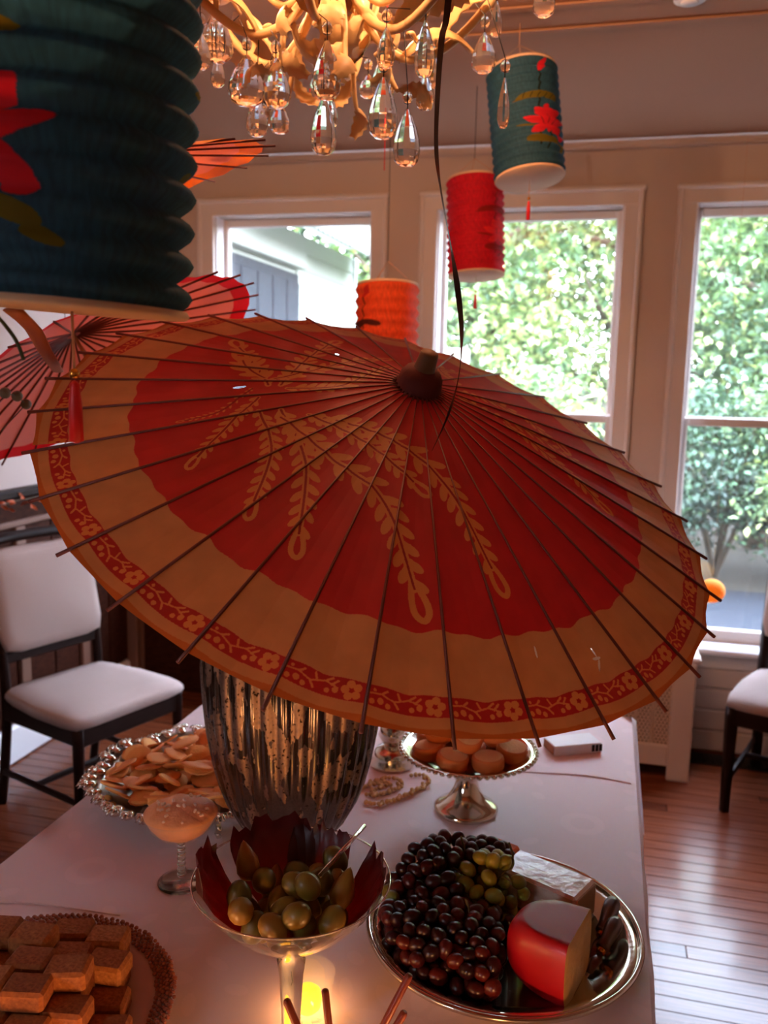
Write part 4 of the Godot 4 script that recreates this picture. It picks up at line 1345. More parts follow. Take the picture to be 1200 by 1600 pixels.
	for k in 26:
		var a := rng.randf() * TAU
		var r := 0.048 * sqrt(rng.randf())
		var f := part(g, "dip_shred", fl, M.dip_fleck, Vector3(cos(a) * r, 0.1345 - 4.2 * r * r, sin(a) * r))
		f.basis = Basis.from_euler(Vector3(rng.randf(), rng.randf() * 6, rng.randf()))

	# silver cake stand
	var c := thing("cake_stand", "silver footed cake stand with small round breads under the parasol edge", "cake stand", Vector3(-0.215, TY, -1.53))
	part(c, "foot", lathem([Vector2(0.0, 0.0), Vector2(0.058, 0.0), Vector2(0.060, 0.005), Vector2(0.056, 0.010), Vector2(0.050, 0.014), Vector2(0.036, 0.024), Vector2(0.024, 0.044), Vector2(0.018, 0.066), Vector2(0.020, 0.086), Vector2(0.03, 0.10), Vector2(0.0, 0.10)], 48), M.silver)
	part(c, "plate", lathem([Vector2(0.0, 0.098), Vector2(0.04, 0.098), Vector2(0.09, 0.106), Vector2(0.118, 0.118), Vector2(0.125, 0.122), Vector2(0.125, 0.126), Vector2(0.115, 0.123), Vector2(0.088, 0.112), Vector2(0.06, 0.106), Vector2(0.0, 0.105)], 72), M.silver)
	var cr := begin()
	for k in 60:
		var a := TAU * k / 60
		ball(cr, Vector3(cos(a) * 0.1255, 0.1225, sin(a) * 0.1255), Vector3(0.0052, 0.0042, 0.0052), 6, 4)
	var gr := part(c, "gadroon_rim", done(cr), M.silver)
	gr.set_meta("kind", "stuff")

	# tall wide stemmed bowl of clear glass, in front
	var b := thing("stemmed_bowl", "wide clear glass bowl on a tall stem holding olives and dark red leaves", "bowl", Vector3(-0.32, TY, -0.872))
	part(b, "foot", lathem([Vector2(0.0, 0.0), Vector2(0.046, 0.0), Vector2(0.047, 0.003), Vector2(0.03, 0.007), Vector2(0.014, 0.018), Vector2(0.0, 0.02)], 40), M.stem_glass)
	part(b, "stem", lathem([Vector2(0.0, 0.016), Vector2(0.011, 0.018), Vector2(0.0115, 0.06), Vector2(0.0145, 0.11), Vector2(0.017, 0.13), Vector2(0.012, 0.143), Vector2(0.0, 0.145)], 24), M.stem_glass)
	part(b, "bowl", lathem([Vector2(0.0, 0.143), Vector2(0.018, 0.146), Vector2(0.046, 0.161), Vector2(0.074, 0.184), Vector2(0.097, 0.209), Vector2(0.1095, 0.227), Vector2(0.113, 0.232)], 64), M.clear_glass)
	var rg := []
	for k in 65:
		var a := TAU * k / 64
		rg.append(Vector3(0.113 * cos(a), 0.232, 0.113 * sin(a)))
	var rs := begin()
	tube(rs, rg, 0.0011, 6, false)
	part(b, "rim", done(rs), M.stem_glass)

	# beaded glass plate, lower left
	var bp := thing("glass_plate", "glass plate with an amber beaded rim under the blondie bars, lower left", "plate", Vector3(-0.664, TY, -0.84))
	part(bp, "dish", lathem([Vector2(0.0, 0.003), Vector2(0.11, 0.003), Vector2(0.15, 0.008), Vector2(0.182, 0.014), Vector2(0.183, 0.017), Vector2(0.15, 0.012), Vector2(0.11, 0.008), Vector2(0.0, 0.007)], 64), mat("frosted_plate", Color(0.78, 0.66, 0.58), 0.2))
	var am := mat("amber_bead", Color(0.62, 0.30, 0.14), 0.06)
	am.clearcoat_enabled = true
	var bb := begin()
	ball(bb, Vector3.ZERO, Vector3(0.0032, 0.0028, 0.0032), 7, 5)
	var where := []
	for rw in 6:
		for k in 132:
			var a := TAU * (k + 0.5 * (rw % 2)) / 132
			var r := 0.164 + 0.0042 * rw + rng.randf_range(-0.0015, 0.0015)
			where.append(Transform3D(Basis.from_scale(Vector3.ONE * rng.randf_range(0.8, 1.25)), Vector3(cos(a) * r, 0.0155 + 0.0006 * rw, sin(a) * r)))
	many(bp, "rim_beads", done(bb), am, where)

	# silver candlestick foot beside the vase
	var u := thing("candlestick", "small silver candlestick behind the vase next to the cake stand", "candlestick", Vector3(-0.395, TY, -1.68))
	part(u, "base", lathem([Vector2(0.0, 0.0), Vector2(0.046, 0.0), Vector2(0.048, 0.006), Vector2(0.04, 0.014), Vector2(0.042, 0.022), Vector2(0.034, 0.034), Vector2(0.016, 0.044), Vector2(0.0, 0.046)], 40), M.silver)
	part(u, "stem", lathem([Vector2(0.012, 0.04), Vector2(0.022, 0.05), Vector2(0.030, 0.066), Vector2(0.024, 0.084), Vector2(0.012, 0.094), Vector2(0.010, 0.11), Vector2(0.016, 0.12), Vector2(0.012, 0.17), Vector2(0.018, 0.185), Vector2(0.022, 0.19), Vector2(0.0, 0.19)], 32), M.silver)

func heap(c: Vector2, r: float, h: float, p: Vector2) -> float:
	return h * clampf(1.0 - ((p - c) / r).length_squared(), 0, 1)

func food() -> void:
	# grapes ---------------------------------------------------------
	var gb := begin()
	ball(gb, Vector3.ZERO, Vector3(0.0104, 0.0130, 0.0104), 12, 8)
	var gm := done(gb)
	var tones := []
	for c in [Color(0.20, 0.05, 0.06), Color(0.26, 0.06, 0.07), Color(0.16, 0.04, 0.06), Color(0.34, 0.09, 0.07)]:
		var m := mat("grape_red_%d" % tones.size(), c, 0.3)
		m.subsurf_scatter_enabled = true
		m.subsurf_scatter_strength = 0.15
		tones.append(m)
	var gt := []
	for c in [Color(0.55, 0.56, 0.20), Color(0.62, 0.61, 0.25), Color(0.48, 0.48, 0.16)]:
		var m := mat("grape_green_%d" % gt.size(), c, 0.3)
		m.subsurf_scatter_enabled = true
		m.subsurf_scatter_strength = 0.2
		gt.append(m)
	var base := TY + 0.008
	var defs := [
		["grape_bunch", "bunch of green grapes lying on the red grapes beside the white cheese", [[-0.128, -1.215, 0.052, 0.045, 0.085]], 34, gt],
		["grape_bunch", "bunch of red grapes heaped at the back left of the platter", [[-0.205, -1.24, 0.085, 0.100, 0.070], [-0.145, -1.285, 0.050, 0.045, 0.065]], 110, tones],
		["grape_bunch", "bunch of dark red grapes spread over the front of the platter", [[-0.175, -1.105, 0.105, 0.085, 0.052], [-0.115, -1.075, 0.055, 0.065, 0.045]], 120, tones],
		["grape_bunch", "small sprig of green grapes at the left edge of the platter behind the bowl", [[-0.265, -1.16, 0.022, 0.03, 0.035]], 7, gt],
	]
	var all := []
	for d in defs:
		var o := thing(d[0], d[1], "grapes", Vector3(d[2][0][0], base, d[2][0][1]), 0.0, "grape bunches on the platter")
		var got := 0
		var tries := 0
		while got < d[3] and tries < 9000:
			tries += 1
			var e: Array = d[2][rng.randi() % d[2].size()]
			var a := rng.randf() * TAU
			var q := sqrt(rng.randf())
			var x: float = e[0] + cos(a) * q * e[2]
			var z: float = e[1] + sin(a) * q * e[3]
			if Vector2(x + 0.104, z + 1.166).length() > 0.172:
				continue
			var hgt := 0.0
			for f in d[2]:
				var dd := Vector2((x - f[0]) / f[2], (z - f[1]) / f[3]).length_squared()
				if dd < 1.0:
					hgt = maxf(hgt, f[4] * sqrt(1.0 - dd * 0.75))
			var y := base + hgt * (1.0 if rng.randf() < 0.62 else rng.randf_range(0.15, 0.8))
			y = maxf(y, base + 0.010)
			var p := Vector3(x, y, z)
			var ok := true
			for other in all:
				if p.distance_squared_to(other) < 0.000315:
					ok = false
					break
			# keep clear of the cheeses
			if x > -0.098 and z > -1.15 or Vector2(x, z).distance_to(Vector2(-0.05, -1.25)) < 0.055:
				ok = false
			if d[4] == tones and y > base + 0.03 and Vector2((x + 0.128) / 0.054, (z + 1.215) / 0.047).length() < 1.0:
				ok = false
			if not ok:
				continue
			all.append(p)
			got += 1
			var g := part(o, "grape", gm, d[4][rng.randi() % d[4].size()], p - o.position)
			g.basis = Basis.from_euler(Vector3(rng.randf_range(-1.4, 1.4), rng.randf() * 6.0, rng.randf_range(-1.4, 1.4))).scaled(Vector3.ONE * rng.randf_range(0.9, 1.12))
		var st := begin()
		var h0: float = d[2][0][4]
		tube(st, curve([Vector3(0, 0.012, 0), Vector3(0.012, h0 * 0.7, 0.01), Vector3(0.03, h0 * 0.98, -0.005), Vector3(0.022, h0 + 0.018, -0.02)], 4), 0.0018, 5)
		tube(st, curve([Vector3(0.012, h0 * 0.7, 0.01), Vector3(0.02, h0 * 0.9, 0.03), Vector3(0.035, h0 * 0.92, 0.045)], 4), 0.0013, 5)
		part(o, "stem", done(st), M.grape_stem if M.has("grape_stem") else mat("grape_stem", Color(0.30, 0.26, 0.08), 0.6))
	# red-waxed cheese ----------------------------------------------
	var ch := thing("cheese", "half ball of cheese in red wax with its pale cut face to the right", "cheese", Vector3(0.004, TY + 0.0075, -1.072))
	ch.rotation.y = deg_to_rad(-15.8)
	var wax := mat("red_wax", Color(0.66, 0.02, 0.08), 0.42)
	wax.clearcoat_enabled = true
	wax.clearcoat = 0.15
	wax.clearcoat_roughness = 0.2
	var rows := []
	for i in 17:
		var f := PI / 2 * i / 16.0
		var row := PackedVector3Array()
		for j in 49:
			var a := TAU * (j % 48) / 48
			var q := pow(pow(absf(cos(a)), 3.0) + pow(absf(sin(a)), 3.0), -1.0 / 3.0)
			var rad := pow(cos(f), 0.75)
			row.append(Vector3(-0.094 * pow(sin(f), 0.9) - (0.0 if i else -0.0), 0.050 + clampf(0.058 * sin(a) * q * rad, -0.05, 0.042), 0.056 * cos(a) * q * rad))
		rows.append(row)
	var rs := begin()
	grid(rs, rows, true)
	part(ch, "wax_rind", done(rs), wax)
	var cf := begin()
	var inner := PackedVector3Array()
	var mid := PackedVector3Array()
	var ctr := PackedVector3Array()
	for j in 49:
		var p: Vector3 = rows[0][j]
		inner.append(Vector3(0.0, p.y, p.z))
		mid.append(Vector3(0.0012, 0.048 + (p.y - 0.048) * 0.955, p.z * 0.955))
		ctr.append(Vector3(0.0016, 0.048, 0))
	grid(cf, [inner, mid, ctr], false)
	var cm := mat("cheese_cut", Color(0.85, 0.66, 0.36), 0.6)
	bump(cm, noise_tex(0.08, Color.BLACK, Color.WHITE, 64, false, 31), 0.15)
	cm.uv1_triplanar = true
	cm.uv1_scale = Vector3.ONE * 12
	part(ch, "cut_face", done(cf), cm)
	# white brick of cheese in clear film -----------------------------
	var wr := mat("wrapped_cheese", Color(0.90, 0.82, 0.74), 0.22)
	bump(wr, noise_tex(0.03, Color.BLACK, Color.WHITE, 128, false, 41), 0.18)
	wr.uv1_triplanar = true
	wr.uv1_scale = Vector3.ONE * 9
	wr.clearcoat_enabled = true
	wr.clearcoat_roughness = 0.12
	var wb := thing("cheese", "white rectangular cheese brick in shiny film at the back of the platter", "cheese", Vector3(-0.050, TY + 0.008, -1.250), deg_to_rad(-24.6))
	part(wb, "block", boxm(Vector3(0.132, 0.055, 0.068), 0.004, Vector3(0, 0.0275, 0)), wr)
	part(wb, "end_rind", boxm(Vector3(0.004, 0.047, 0.060), 0.001, Vector3(0.0665, 0.0275, 0)), mat("cheese_rind", Color(0.66, 0.50, 0.34), 0.5))
	single("cheese", "orange cheddar chunk behind the white cheese brick", "cheese", boxm(Vector3(0.05, 0.048, 0.036), 0.004, Vector3(0, 0.024, 0)), mat("cheddar", Color(0.86, 0.42, 0.12), 0.5), Vector3(-0.125, TY + 0.0085, -1.322)).rotation.y = -0.4
	# spreaders -------------------------------------------------------
	for q in [[Vector3(0.050, TY + 0.037, -1.238), Vector3(0.036, TY + 0.022, -1.185), "rounder pewter spreader knob lying behind the red cheese", 0.0125], [Vector3(0.054, TY + 0.034, -1.196), Vector3(0.036, TY + 0.020, -1.150), "pewter spreader handle lying nearer, right of the red cheese", 0.0115]]:
		var sp := thing("cheese_spreader", q[2], "spreader", q[0])
		var d: Vector3 = q[1] - q[0]
		var r: float = q[3]
		part(sp, "handle", tubem([Vector3.ZERO - d * 0.14, Vector3.ZERO - d * 0.1, d * 0.05, d * 0.3, d * 0.75, d * 0.95, d], [r * 0.4, r * 0.75, r, r * 0.98, r * 0.75, r * 0.85, r * 0.55], 12), M.pewter)
		part(sp, "ferrule", tubem([d * 0.98, d * 1.12], r * 0.55, 10), M.brass)
		var fl := Vector3(d.x, 0, d.z)
		part(sp, "blade", tubem([d * 1.1, d + fl * 0.35 + Vector3(0, -0.006, 0), d + fl * 0.9 + Vector3(0, -0.0095, 0)], [0.003, 0.008, 0.004], 8, 0.2), M.pewter)
	# crackers --------------------------------------------------------
	var cs := begin()
	var cr := []
	for lv in [[0.0, -0.0018], [0.92, -0.0022], [1.0, 0.0], [0.92, 0.0022], [0.5, 0.0028], [0.0, 0.0020]]:
		var row := PackedVector3Array()
		for j in 29:
			var a := TAU * (j % 28) / 28
			var r: float = 0.029 * lv[0] * (1.0 + 0.03 * cos(a * 14))
			row.append(Vector3(cos(a) * r, lv[1], sin(a) * r * 0.86))
		cr.append(row)
	grid(cs, cr, true)
	var ck := done(cs)
	var cms := []
	for c in [Color(0.93, 0.61, 0.30), Color(0.88, 0.53, 0.24), Color(0.97, 0.70, 0.38)]:
		var m := mat("cracker_%d" % cms.size(), c, 0.7)
		bump(m, noise_tex(0.12, Color.BLACK, Color.WHITE, 64, false, 51), 0.08)
		m.uv1_triplanar = true
		m.uv1_scale = Vector3.ONE * 20
		cms.append(m)
	for i in 104:
		var a := i * 2.39996
		var r := 0.158 * sqrt(((i * 37) % 104 + 0.5) / 104.0)
		var lay := 0.055 * (1.0 - pow(r / 0.165, 2.0))
		var p := Vector3(-0.722 + cos(a) * r, TY + 0.033 + lay * (0.15 + 0.85 * (i % 5) / 4.0) + (0.012 if r > 0.12 else 0.0), -1.44 + sin(a) * r)
		var k := single("cracker", "round golden cracker in the heap on the ornate silver tray", "cracker", ck, cms[i % 3], p, "crackers on the silver tray")
		k.basis = Basis.from_euler(Vector3(rng.randf_range(-0.6, 0.6), rng.randf() * 6, rng.randf_range(-0.6, 0.6))).scaled(Vector3.ONE * rng.randf_range(0.85, 1.1))
	# breads on the cake stand ----------------------------------------
	var crust := mat("bread_crust", Color(0.86, 0.48, 0.22), 0.6)
	var crumb := mat("bread_crumb", Color(0.96, 0.74, 0.50), 0.8)
	bump(crumb, noise_tex(0.1, Color.BLACK, Color.WHITE, 64, false, 61), 0.12)
	crumb.uv1_triplanar = true
	crumb.uv1_scale = Vector3.ONE * 18
	var side := lathem([Vector2(0.018, 0.0), Vector2(0.026, 0.002), Vector2(0.029, 0.008), Vector2(0.029, 0.020), Vector2(0.027, 0.0255), Vector2(0.0245, 0.0262)], 28)
	var faces := lathem([Vector2(0.0, 0.0002), Vector2(0.0182, 0.0)], 28)
	var ftop := lathem([Vector2(0.0248, 0.0260), Vector2(0.015, 0.0275), Vector2(0.0, 0.0272)], 28)
	var spots := [[-0.072, 0.0, -0.02], [-0.02, 0.0, 0.065], [0.045, 0.0, 0.055], [0.080, 0.0, 0.0], [0.05, 0.0, -0.06], [-0.03, 0.0, -0.07], [-0.065, 0.0, 0.04], [0.005, 0.0, 0.0], [0.0, 0.030, 0.034], [0.055, 0.030, 0.012], [-0.05, 0.028, 0.008]]
	for i in spots.size():
		var q: Array = spots[i]
		var o := thing("bread_round", "small round bread slice with a pale face on the silver cake stand", "bread", Vector3(-0.215 + q[0], TY + 0.1065 + q[1] + Vector2(q[0], q[2]).length_squared() * 0.9, -1.53 + q[2]), i * 1.3, "breads on the cake stand")
		part(o, "crust", side, crust)
		part(o, "bottom", faces, crust)
		part(o, "crumb", ftop, crumb)
		o.rotation.x = 0.5 * sin(i * 2.1) if q[1] > 0 else 0.16 * sin(i * 1.7)
		o.rotation.z = 0.35 * cos(i * 1.3) if q[1] > 0 else 0.0
		if q[1] > 0:
			o.position.y += 0.008
	# blondie bars ----------------------------------------------------
	var bl := []
	for c in [Color(0.74, 0.46, 0.24), Color(0.79, 0.52, 0.28), Color(0.69, 0.41, 0.21)]:
		var m := mat("blondie_%d" % bl.size(), c, 0.85)
		tri(m, noise_tex(0.14, Color(0.72, 0.66, 0.6), Color.WHITE, 128, false, 71), Vector3.ONE * 9, false)
		bump(m, noise_tex(0.10, Color.BLACK, Color.WHITE, 128, false, 72), 0.08)
		bl.append(m)
	var bar := boxm(Vector3(0.052, 0.026, 0.042), 0.004, Vector3(0, 0.013, 0))
	for lv in 3:
		for i in 8:
			for j in 8:
				var x := (i - 3.5 + 0.5 * (j % 2)) * 0.0535 + 0.008 * lv
				var z := (j - 3.5) * 0.0435 + 0.011 * lv
				if Vector2(x, z).length() > [0.140, 0.126, 0.085][lv] or (lv > 0 and (i * 5 + j * 3 + lv) % 7 == 0):
					continue
				if z > 0.06 and lv == 0:
					continue
				var k := single("blondie_bar", "square golden-brown blondie bar stacked on the beaded glass plate", "blondie", bar, bl[(i + 2 * j + lv) % 3], Vector3(-0.668 + x, TY + 0.0075 + 0.0262 * lv, -0.845 + z), "blondie bars on the glass plate")
				k.rotation = Vector3(rng.randf_range(-0.03, 0.03), 0.20 + rng.randf_range(-0.10, 0.10), rng.randf_range(-0.03, 0.03))
	# dark red leaves and olives in the stemmed bowl --------------------
	var lm := paper("radicchio", Color(0.20, 0.025, 0.045), Color(0.35, 0.05, 0.08), 0.45)
	for q in [[166.0, 26.0, 0.262, "dark red leaf standing at the left in the glass bowl"], [236.0, 34.0, 0.252, "dark red leaf with a peak at the back of the glass bowl"], [272.0, 26.0, 0.240, "dark red leaf lying along the back rim of the glass bowl"], [-22.0, 26.0, 0.247, "dark red ruffled leaf at the right in the glass bowl"], [62.0, 40.0, 0.205, "dark red leaf under the olives at the front of the glass bowl"]]:
		var s := begin()
		var lr := []
		for i in 13:
			var f := i / 12.0
			var row := PackedVector3Array()
			for j in 17:
				var u := (j - 8) / 8.0
				var a := deg_to_rad(q[0] + q[1] * u * (0.62 + 0.38 * sin(PI * (0.1 + 0.6 * f))))
				var y: float = lerpf(0.156, q[2] - 0.012 * pow(absf(u), 3.0) + 0.006 * sin(u * 9 + q[0]) + 0.005 * sin(u * 23 + q[0]), f)
				var rb: float = bowl_radius(minf(y, 0.231)) - 0.004 - 0.006 * f * (0.5 + 0.5 * sin(u * 12 + f * 5 + q[0]))
				row.append(Vector3(cos(a) * rb, y, sin(a) * rb))
			lr.append(row)
		grid(s, lr)
		single("red_leaf", q[3], "leaf", done(s), lm, Vector3(-0.32, TY, -0.872), "red leaves in the glass bowl")
	var os := begin()
	ball(os, Vector3.ZERO, Vector3(0.0145, 0.018, 0.0145), 14, 10)
	var om := done(os)
	var pm := lathem([Vector2(0.0, -0.020), Vector2(0.009, -0.018), Vector2(0.0145, -0.008), Vector2(0.0135, 0.004), Vector2(0.008, 0.016), Vector2(0.003, 0.024), Vector2(0.0, 0.027)], 14)
	var ol := []
	for c in [Color(0.52, 0.42, 0.15), Color(0.40, 0.35, 0.13), Color(0.60, 0.45, 0.18)]:
		ol.append(mat("olive_%d" % ol.size(), c, 0.36))
	var put := []
	var tries := 0
	while put.size() < 30 and tries < 6000:
		tries += 1
		var y: float = 0.172 + 0.052 * put.size() / 30.0 + rng.randf() * 0.006
		var a := rng.randf() * TAU
		var r: float = (bowl_radius(minf(y, 0.212)) - 0.026) * sqrt(rng.randf())
		if r < 0:
			continue
		var p := Vector3(cos(a) * r, y + (0.006 if r < 0.03 else 0.0), sin(a) * r)
		var ok := true
		for o in put:
			if p.distance_to(o) < 0.0255:
				ok = false
		if not ok:
			continue
		put.append(p)
		var pepper := put.size() % 6 == 5
		var k := single("pickled_pepper" if pepper else "olive", "pointed green pickled pepper among the olives in the glass bowl" if pepper else "large green olive in the wide stemmed glass bowl", "pepper" if pepper else "olive", pm if pepper else om, ol[put.size() % 3], Vector3(-0.32, TY, -0.872) + p, "peppers in the glass bowl" if pepper else "olives in the glass bowl")
		k.basis = Basis.from_euler(Vector3(rng.randf_range(-1.2, 1.2), rng.randf() * 6, rng.randf_range(-0.6, 0.6)))

func bowl_radius(y: float) -> float:
	var pr := [Vector2(0.0, 0.143), Vector2(0.018, 0.146), Vector2(0.046, 0.161), Vector2(0.074, 0.184), Vector2(0.097, 0.209), Vector2(0.1095, 0.227), Vector2(0.113, 0.232)]
	for i in pr.size() - 1:
		if y <= pr[i + 1].y:
			return lerpf(pr[i].x, pr[i + 1].x, clampf((y - pr[i].y) / (pr[i + 1].y - pr[i].y), 0, 1))
	return 0.113

func trifles() -> void:
	# glowing votives: one behind the bowl's stem, three more at the near end of the table, below the frame
	var gl := mat("candle_glow", Color(1.0, 0.85, 0.4), 0.5)
	gl.emission_enabled = true
	gl.emission = Color(1.0, 0.74, 0.16)
	gl.emission_energy_multiplier = 1.7
	var globe := lathem([Vector2(0.0, 0.0), Vector2(0.010, 0.001), Vector2(0.0165, 0.008), Vector2(0.0185, 0.018), Vector2(0.0165, 0.028), Vector2(0.010, 0.034), Vector2(0.0, 0.035)], 24)
	var vcup := lathem([Vector2(0.0, 0.0002), Vector2(0.026, 0.0002), Vector2(0.030, 0.02), Vector2(0.035, 0.055)], 32)
	for q in [["small glowing votive candle on the cloth behind the glass bowl stem", Vector3(-0.326, TY, -0.949)], ["votive candle at the near table edge, left of the tumbler", Vector3(-0.42, TY, -0.62)], ["votive candle at the near right table corner", Vector3(-0.06, TY, -0.70)], ["votive candle at the near left table corner", Vector3(-0.70, TY, -0.56)]]:
		var v := thing("votive_candle", q[0], "candle", q[1])
		part(v, "wax_globe", globe, gl)
		part(v, "glass_cup", vcup, M.clear_glass)
		var li := OmniLight3D.new()
		li.name = "candle_light"
		v.add_child(li)
		li.position = Vector3(0, 0.018, 0)
		li.light_color = Color(1.0, 0.70, 0.44)
		li.light_energy = 0.008 if q[1].z < -0.9 else 0.045
		li.light_size = 0.012
		li.omni_range = 6.0
		li.omni_attenuation = 2.0
		li.shadow_enabled = true
	# pearls
	var ps := begin()
	ball(ps, Vector3.ZERO, Vector3.ONE * 0.0040, 8, 6)
	var pm := done(ps)
	mat("pearl", Color(0.86, 0.70, 0.50), 0.25)
	var loops := [
		["outer pale bead necklace looped on the cloth between vase and cake stand", [Vector3(-0.408, 0, -1.500), Vector3(-0.375, 0, -1.497), Vector3(-0.341, 0, -1.536), Vector3(-0.318, 0, -1.575), Vector3(-0.303, 0, -1.612), Vector3(-0.318, 0, -1.64), Vector3(-0.345, 0, -1.63)]],
		["coiled pale bead necklace piled against the vase foot", [Vector3(-0.43, 0, -1.530), Vector3(-0.415, 0, -1.568), Vector3(-0.39, 0, -1.605), Vector3(-0.362, 0, -1.606), Vector3(-0.352, 0, -1.580), Vector3(-0.374, 0, -1.545), Vector3(-0.40, 0, -1.525), Vector3(-0.395, 0, -1.555), Vector3(-0.376, 0, -1.580), Vector3(-0.388, 0, -1.590), Vector3(-0.405, 0, -1.57)]]]
	for l in loops:
		var o := thing("bead_necklace", l[0], "necklace", Vector3(l[1][0].x, TY, l[1][0].z))
		for sub in 2:
			var ln := curve(l[1], 40)
			var acc := 0.0
			for i in ln.size() - 1:
				acc += ln[i].distance_to(ln[i + 1])
				if acc >= 0.0081:
					acc = 0.0
					var off := Vector3(0.006 * sin(i * 0.2), 0, 0.012) * sub
					part(o, "bead", pm, M.pearl, ln[i] - l[1][0] + off + Vector3(0, 0.0042 + 0.0055 * sub, 0))
	# white box with a striped end
	var b := thing("box", "small white box with black stripes on one end at the far right of the table", "box", Vector3(-0.032, TY, -1.868), 0.497)
	part(b, "carton", boxm(Vector3(0.112, 0.022, 0.058), 0.0015, Vector3(0, 0.011, 0)), M.white_trim)
	for k in 3:
		part(b, "stripe", boxm(Vector3(0.007, 0.0155, 0.0008), 0.0, Vector3(0.0355 + 0.0088 * k, 0.0115, 0.0292)), M.black_metal)
	part(b, "left_label", boxm(Vector3(0.0008, 0.018, 0.05), 0, Vector3(-0.0562, 0.011, 0)), M.bamboo_pale)
	# dark ribbon that hangs from the ceiling and curls over the parasol
	var pts := curve([Vector3(-0.205, CEIL, -1.135), Vector3(-0.212, 2.2, -1.125), Vector3(-0.214, 2.012, -1.113), Vector3(-0.219, 1.966, -1.105), Vector3(-0.22, 1.905, -1.095), Vector3(-0.218, 1.836, -1.085), Vector3(-0.209, 1.783, -1.078), Vector3(-0.193, 1.715, -1.071), Vector3(-0.182, 1.662, -1.066), Vector3(-0.175, 1.612, -1.06), Vector3(-0.176, 1.562, -1.052), Vector3(-0.186, 1.516, -1.042), Vector3(-0.202, 1.474, -1.031)], 6)
	var s := begin()
	var ra := []
	var rb := []
	var tw := [[0.0, 0.3], [0.17, 0.3], [0.42, 1.0], [0.5, 1.45], [0.56, 1.55], [0.66, 0.65], [0.72, 0.9], [0.80, 1.53], [0.84, 1.45], [0.92, 0.55], [1.0, 1.2]]
	for i in pts.size():
		var f := float(i) / (pts.size() - 1)
		var ang := 0.0
		for k in tw.size() - 1:
			if f >= tw[k][0] and f <= tw[k + 1][0]:
				ang = lerpf(tw[k][1], tw[k + 1][1], smoothstep(tw[k][0], tw[k + 1][0], f))
		var side := Vector3(0.969, 0, -0.247) * cos(ang) + Vector3(0.247, 0.1, 0.969) * sin(ang)
		var wd := 0.0042 * (1.0 if f < 0.8 else lerpf(0.75, 0.1, (f - 0.8) / 0.2))
		var nr := side.cross(Vector3.UP) * 0.0002
		ra.append(PackedVector3Array([pts[i] - side * wd, pts[i] + side * wd]))
		rb.append(PackedVector3Array([pts[i] - side * wd + nr, pts[i] + side * wd + nr]))
	grid(s, ra)
	grid(s, rb, true)
	single("ribbon", "dark plum curling ribbon hanging from above in front of the parasol top", "ribbon", done(s), M.ribbon_plum)
	single("red_thread", "thin red thread hanging below the chandelier crystals", "thread", tubem([Vector3(-0.515, CEIL, -1.98), Vector3(-0.515, 2.02, -1.98)], 0.0011, 5), M.red_silk)
	# round yellow paper lantern behind the parasol's right edge
	var yl := thing("paper_lantern", "small round yellow paper lantern in the right window, half hidden by the parasol edge", "lantern", Vector3(0.452, 0.688, -3.66))
	var yb := begin()
	ball(yb, Vector3(0, 0.048, 0), Vector3(0.052, 0.048, 0.052), 28, 16)
	part(yl, "globe", done(yb), paper("lantern_yellow", Color(0.95, 0.70, 0.22), Color(0.9, 0.8, 0.6)))
	part(yl, "thread", tubem([Vector3(0, 0.095, 0), Vector3(0, CEIL - 0.688, 0)], 0.0005, 4), M.thread_pale)
	# pretzel rods standing in a tumbler at the near edge
	var tb := thing("tumbler", "clear glass tumbler holding pretzel rods at the near edge of the table", "glass", Vector3(-0.231, TY, -0.778))
	part(tb, "glass", lathem([Vector2(0.0, 0.001), Vector2(0.027, 0.001), Vector2(0.030, 0.02), Vector2(0.036, 0.085)], 32), M.clear_glass)
	var rod := mat("pretzel", Color(0.50, 0.19, 0.07), 0.4)
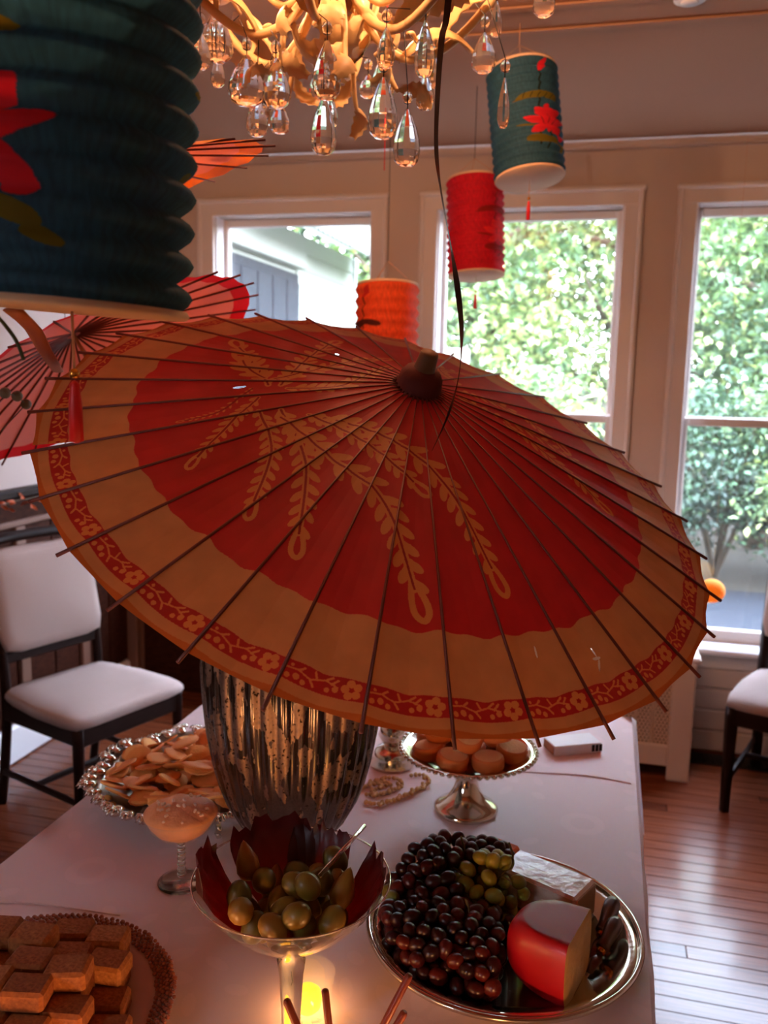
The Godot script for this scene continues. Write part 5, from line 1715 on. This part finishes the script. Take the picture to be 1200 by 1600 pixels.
	for q in [[Vector3(-0.292, 0.911, -0.78), Vector3(-0.224, 0.766, -0.776), "leftmost pretzel rod, leaning left past the bowl stem"], [Vector3(-0.253, 0.922, -0.792), Vector3(-0.229, 0.766, -0.778), "upright pretzel rod just right of the glowing votive"], [Vector3(-0.167, 0.94, -0.816), Vector3(-0.244, 0.766, -0.774), "longest pretzel rod, leaning right up to the platter rim"], [Vector3(-0.17, 0.901, -0.809), Vector3(-0.236, 0.766, -0.784), "short pretzel rod at the bottom edge, leaning right"]]:
		var d: Vector3 = q[0] - q[1]
		single("pretzel_rod", q[2], "pretzel", tubem([Vector3.ZERO, d * 0.02, d * 0.5, d * 0.985, d], [0.003, 0.0042, 0.0043, 0.0043, 0.003], 8), rod, q[1], "pretzel rods in the tumbler")
	# clear pick across the bowl, and a spreader on the cloth
	single("glass_pick", "clear glass pick resting across the olives toward the bowl's back rim", "pick", tubem([Vector3(-0.291, 0.990, -0.885), Vector3(-0.262, 1.010, -0.975)], 0.0028, 8), M.stem_glass)
	var kn := thing("butter_knife", "small dark knife lying on the cloth left of the glass bowl stem", "knife", Vector3(-0.484, TY + 0.004, -1.059))
	part(kn, "handle", tubem([Vector3.ZERO, Vector3(0.02, 0, 0.004), Vector3(0.05, 0, 0.008)], [0.003, 0.0045, 0.003], 8), M.pewter)
	part(kn, "blade", tubem([Vector3(0.05, 0, 0.008), Vector3(0.08, -0.001, 0.02), Vector3(0.11, -0.002, 0.03)], [0.0025, 0.006, 0.002], 8, 0.25), M.pewter)
	var cf := thing("ceiling_fitting", "small white round fitting on the ceiling at the upper right", "ceiling fitting", Vector3(0.144, CEIL, -2.496))
	part(cf, "flange", lathem([Vector2(0.0, -0.008), Vector2(0.03, -0.008), Vector2(0.04, -0.003), Vector2(0.041, 0.0), Vector2(0.0, 0.0)], 28), M.white_trim)
	part(cf, "inner_ring", lathem([Vector2(0.0, -0.011), Vector2(0.02, -0.011), Vector2(0.023, -0.0075), Vector2(0.0, -0.0075)], 24), M.white_trim)
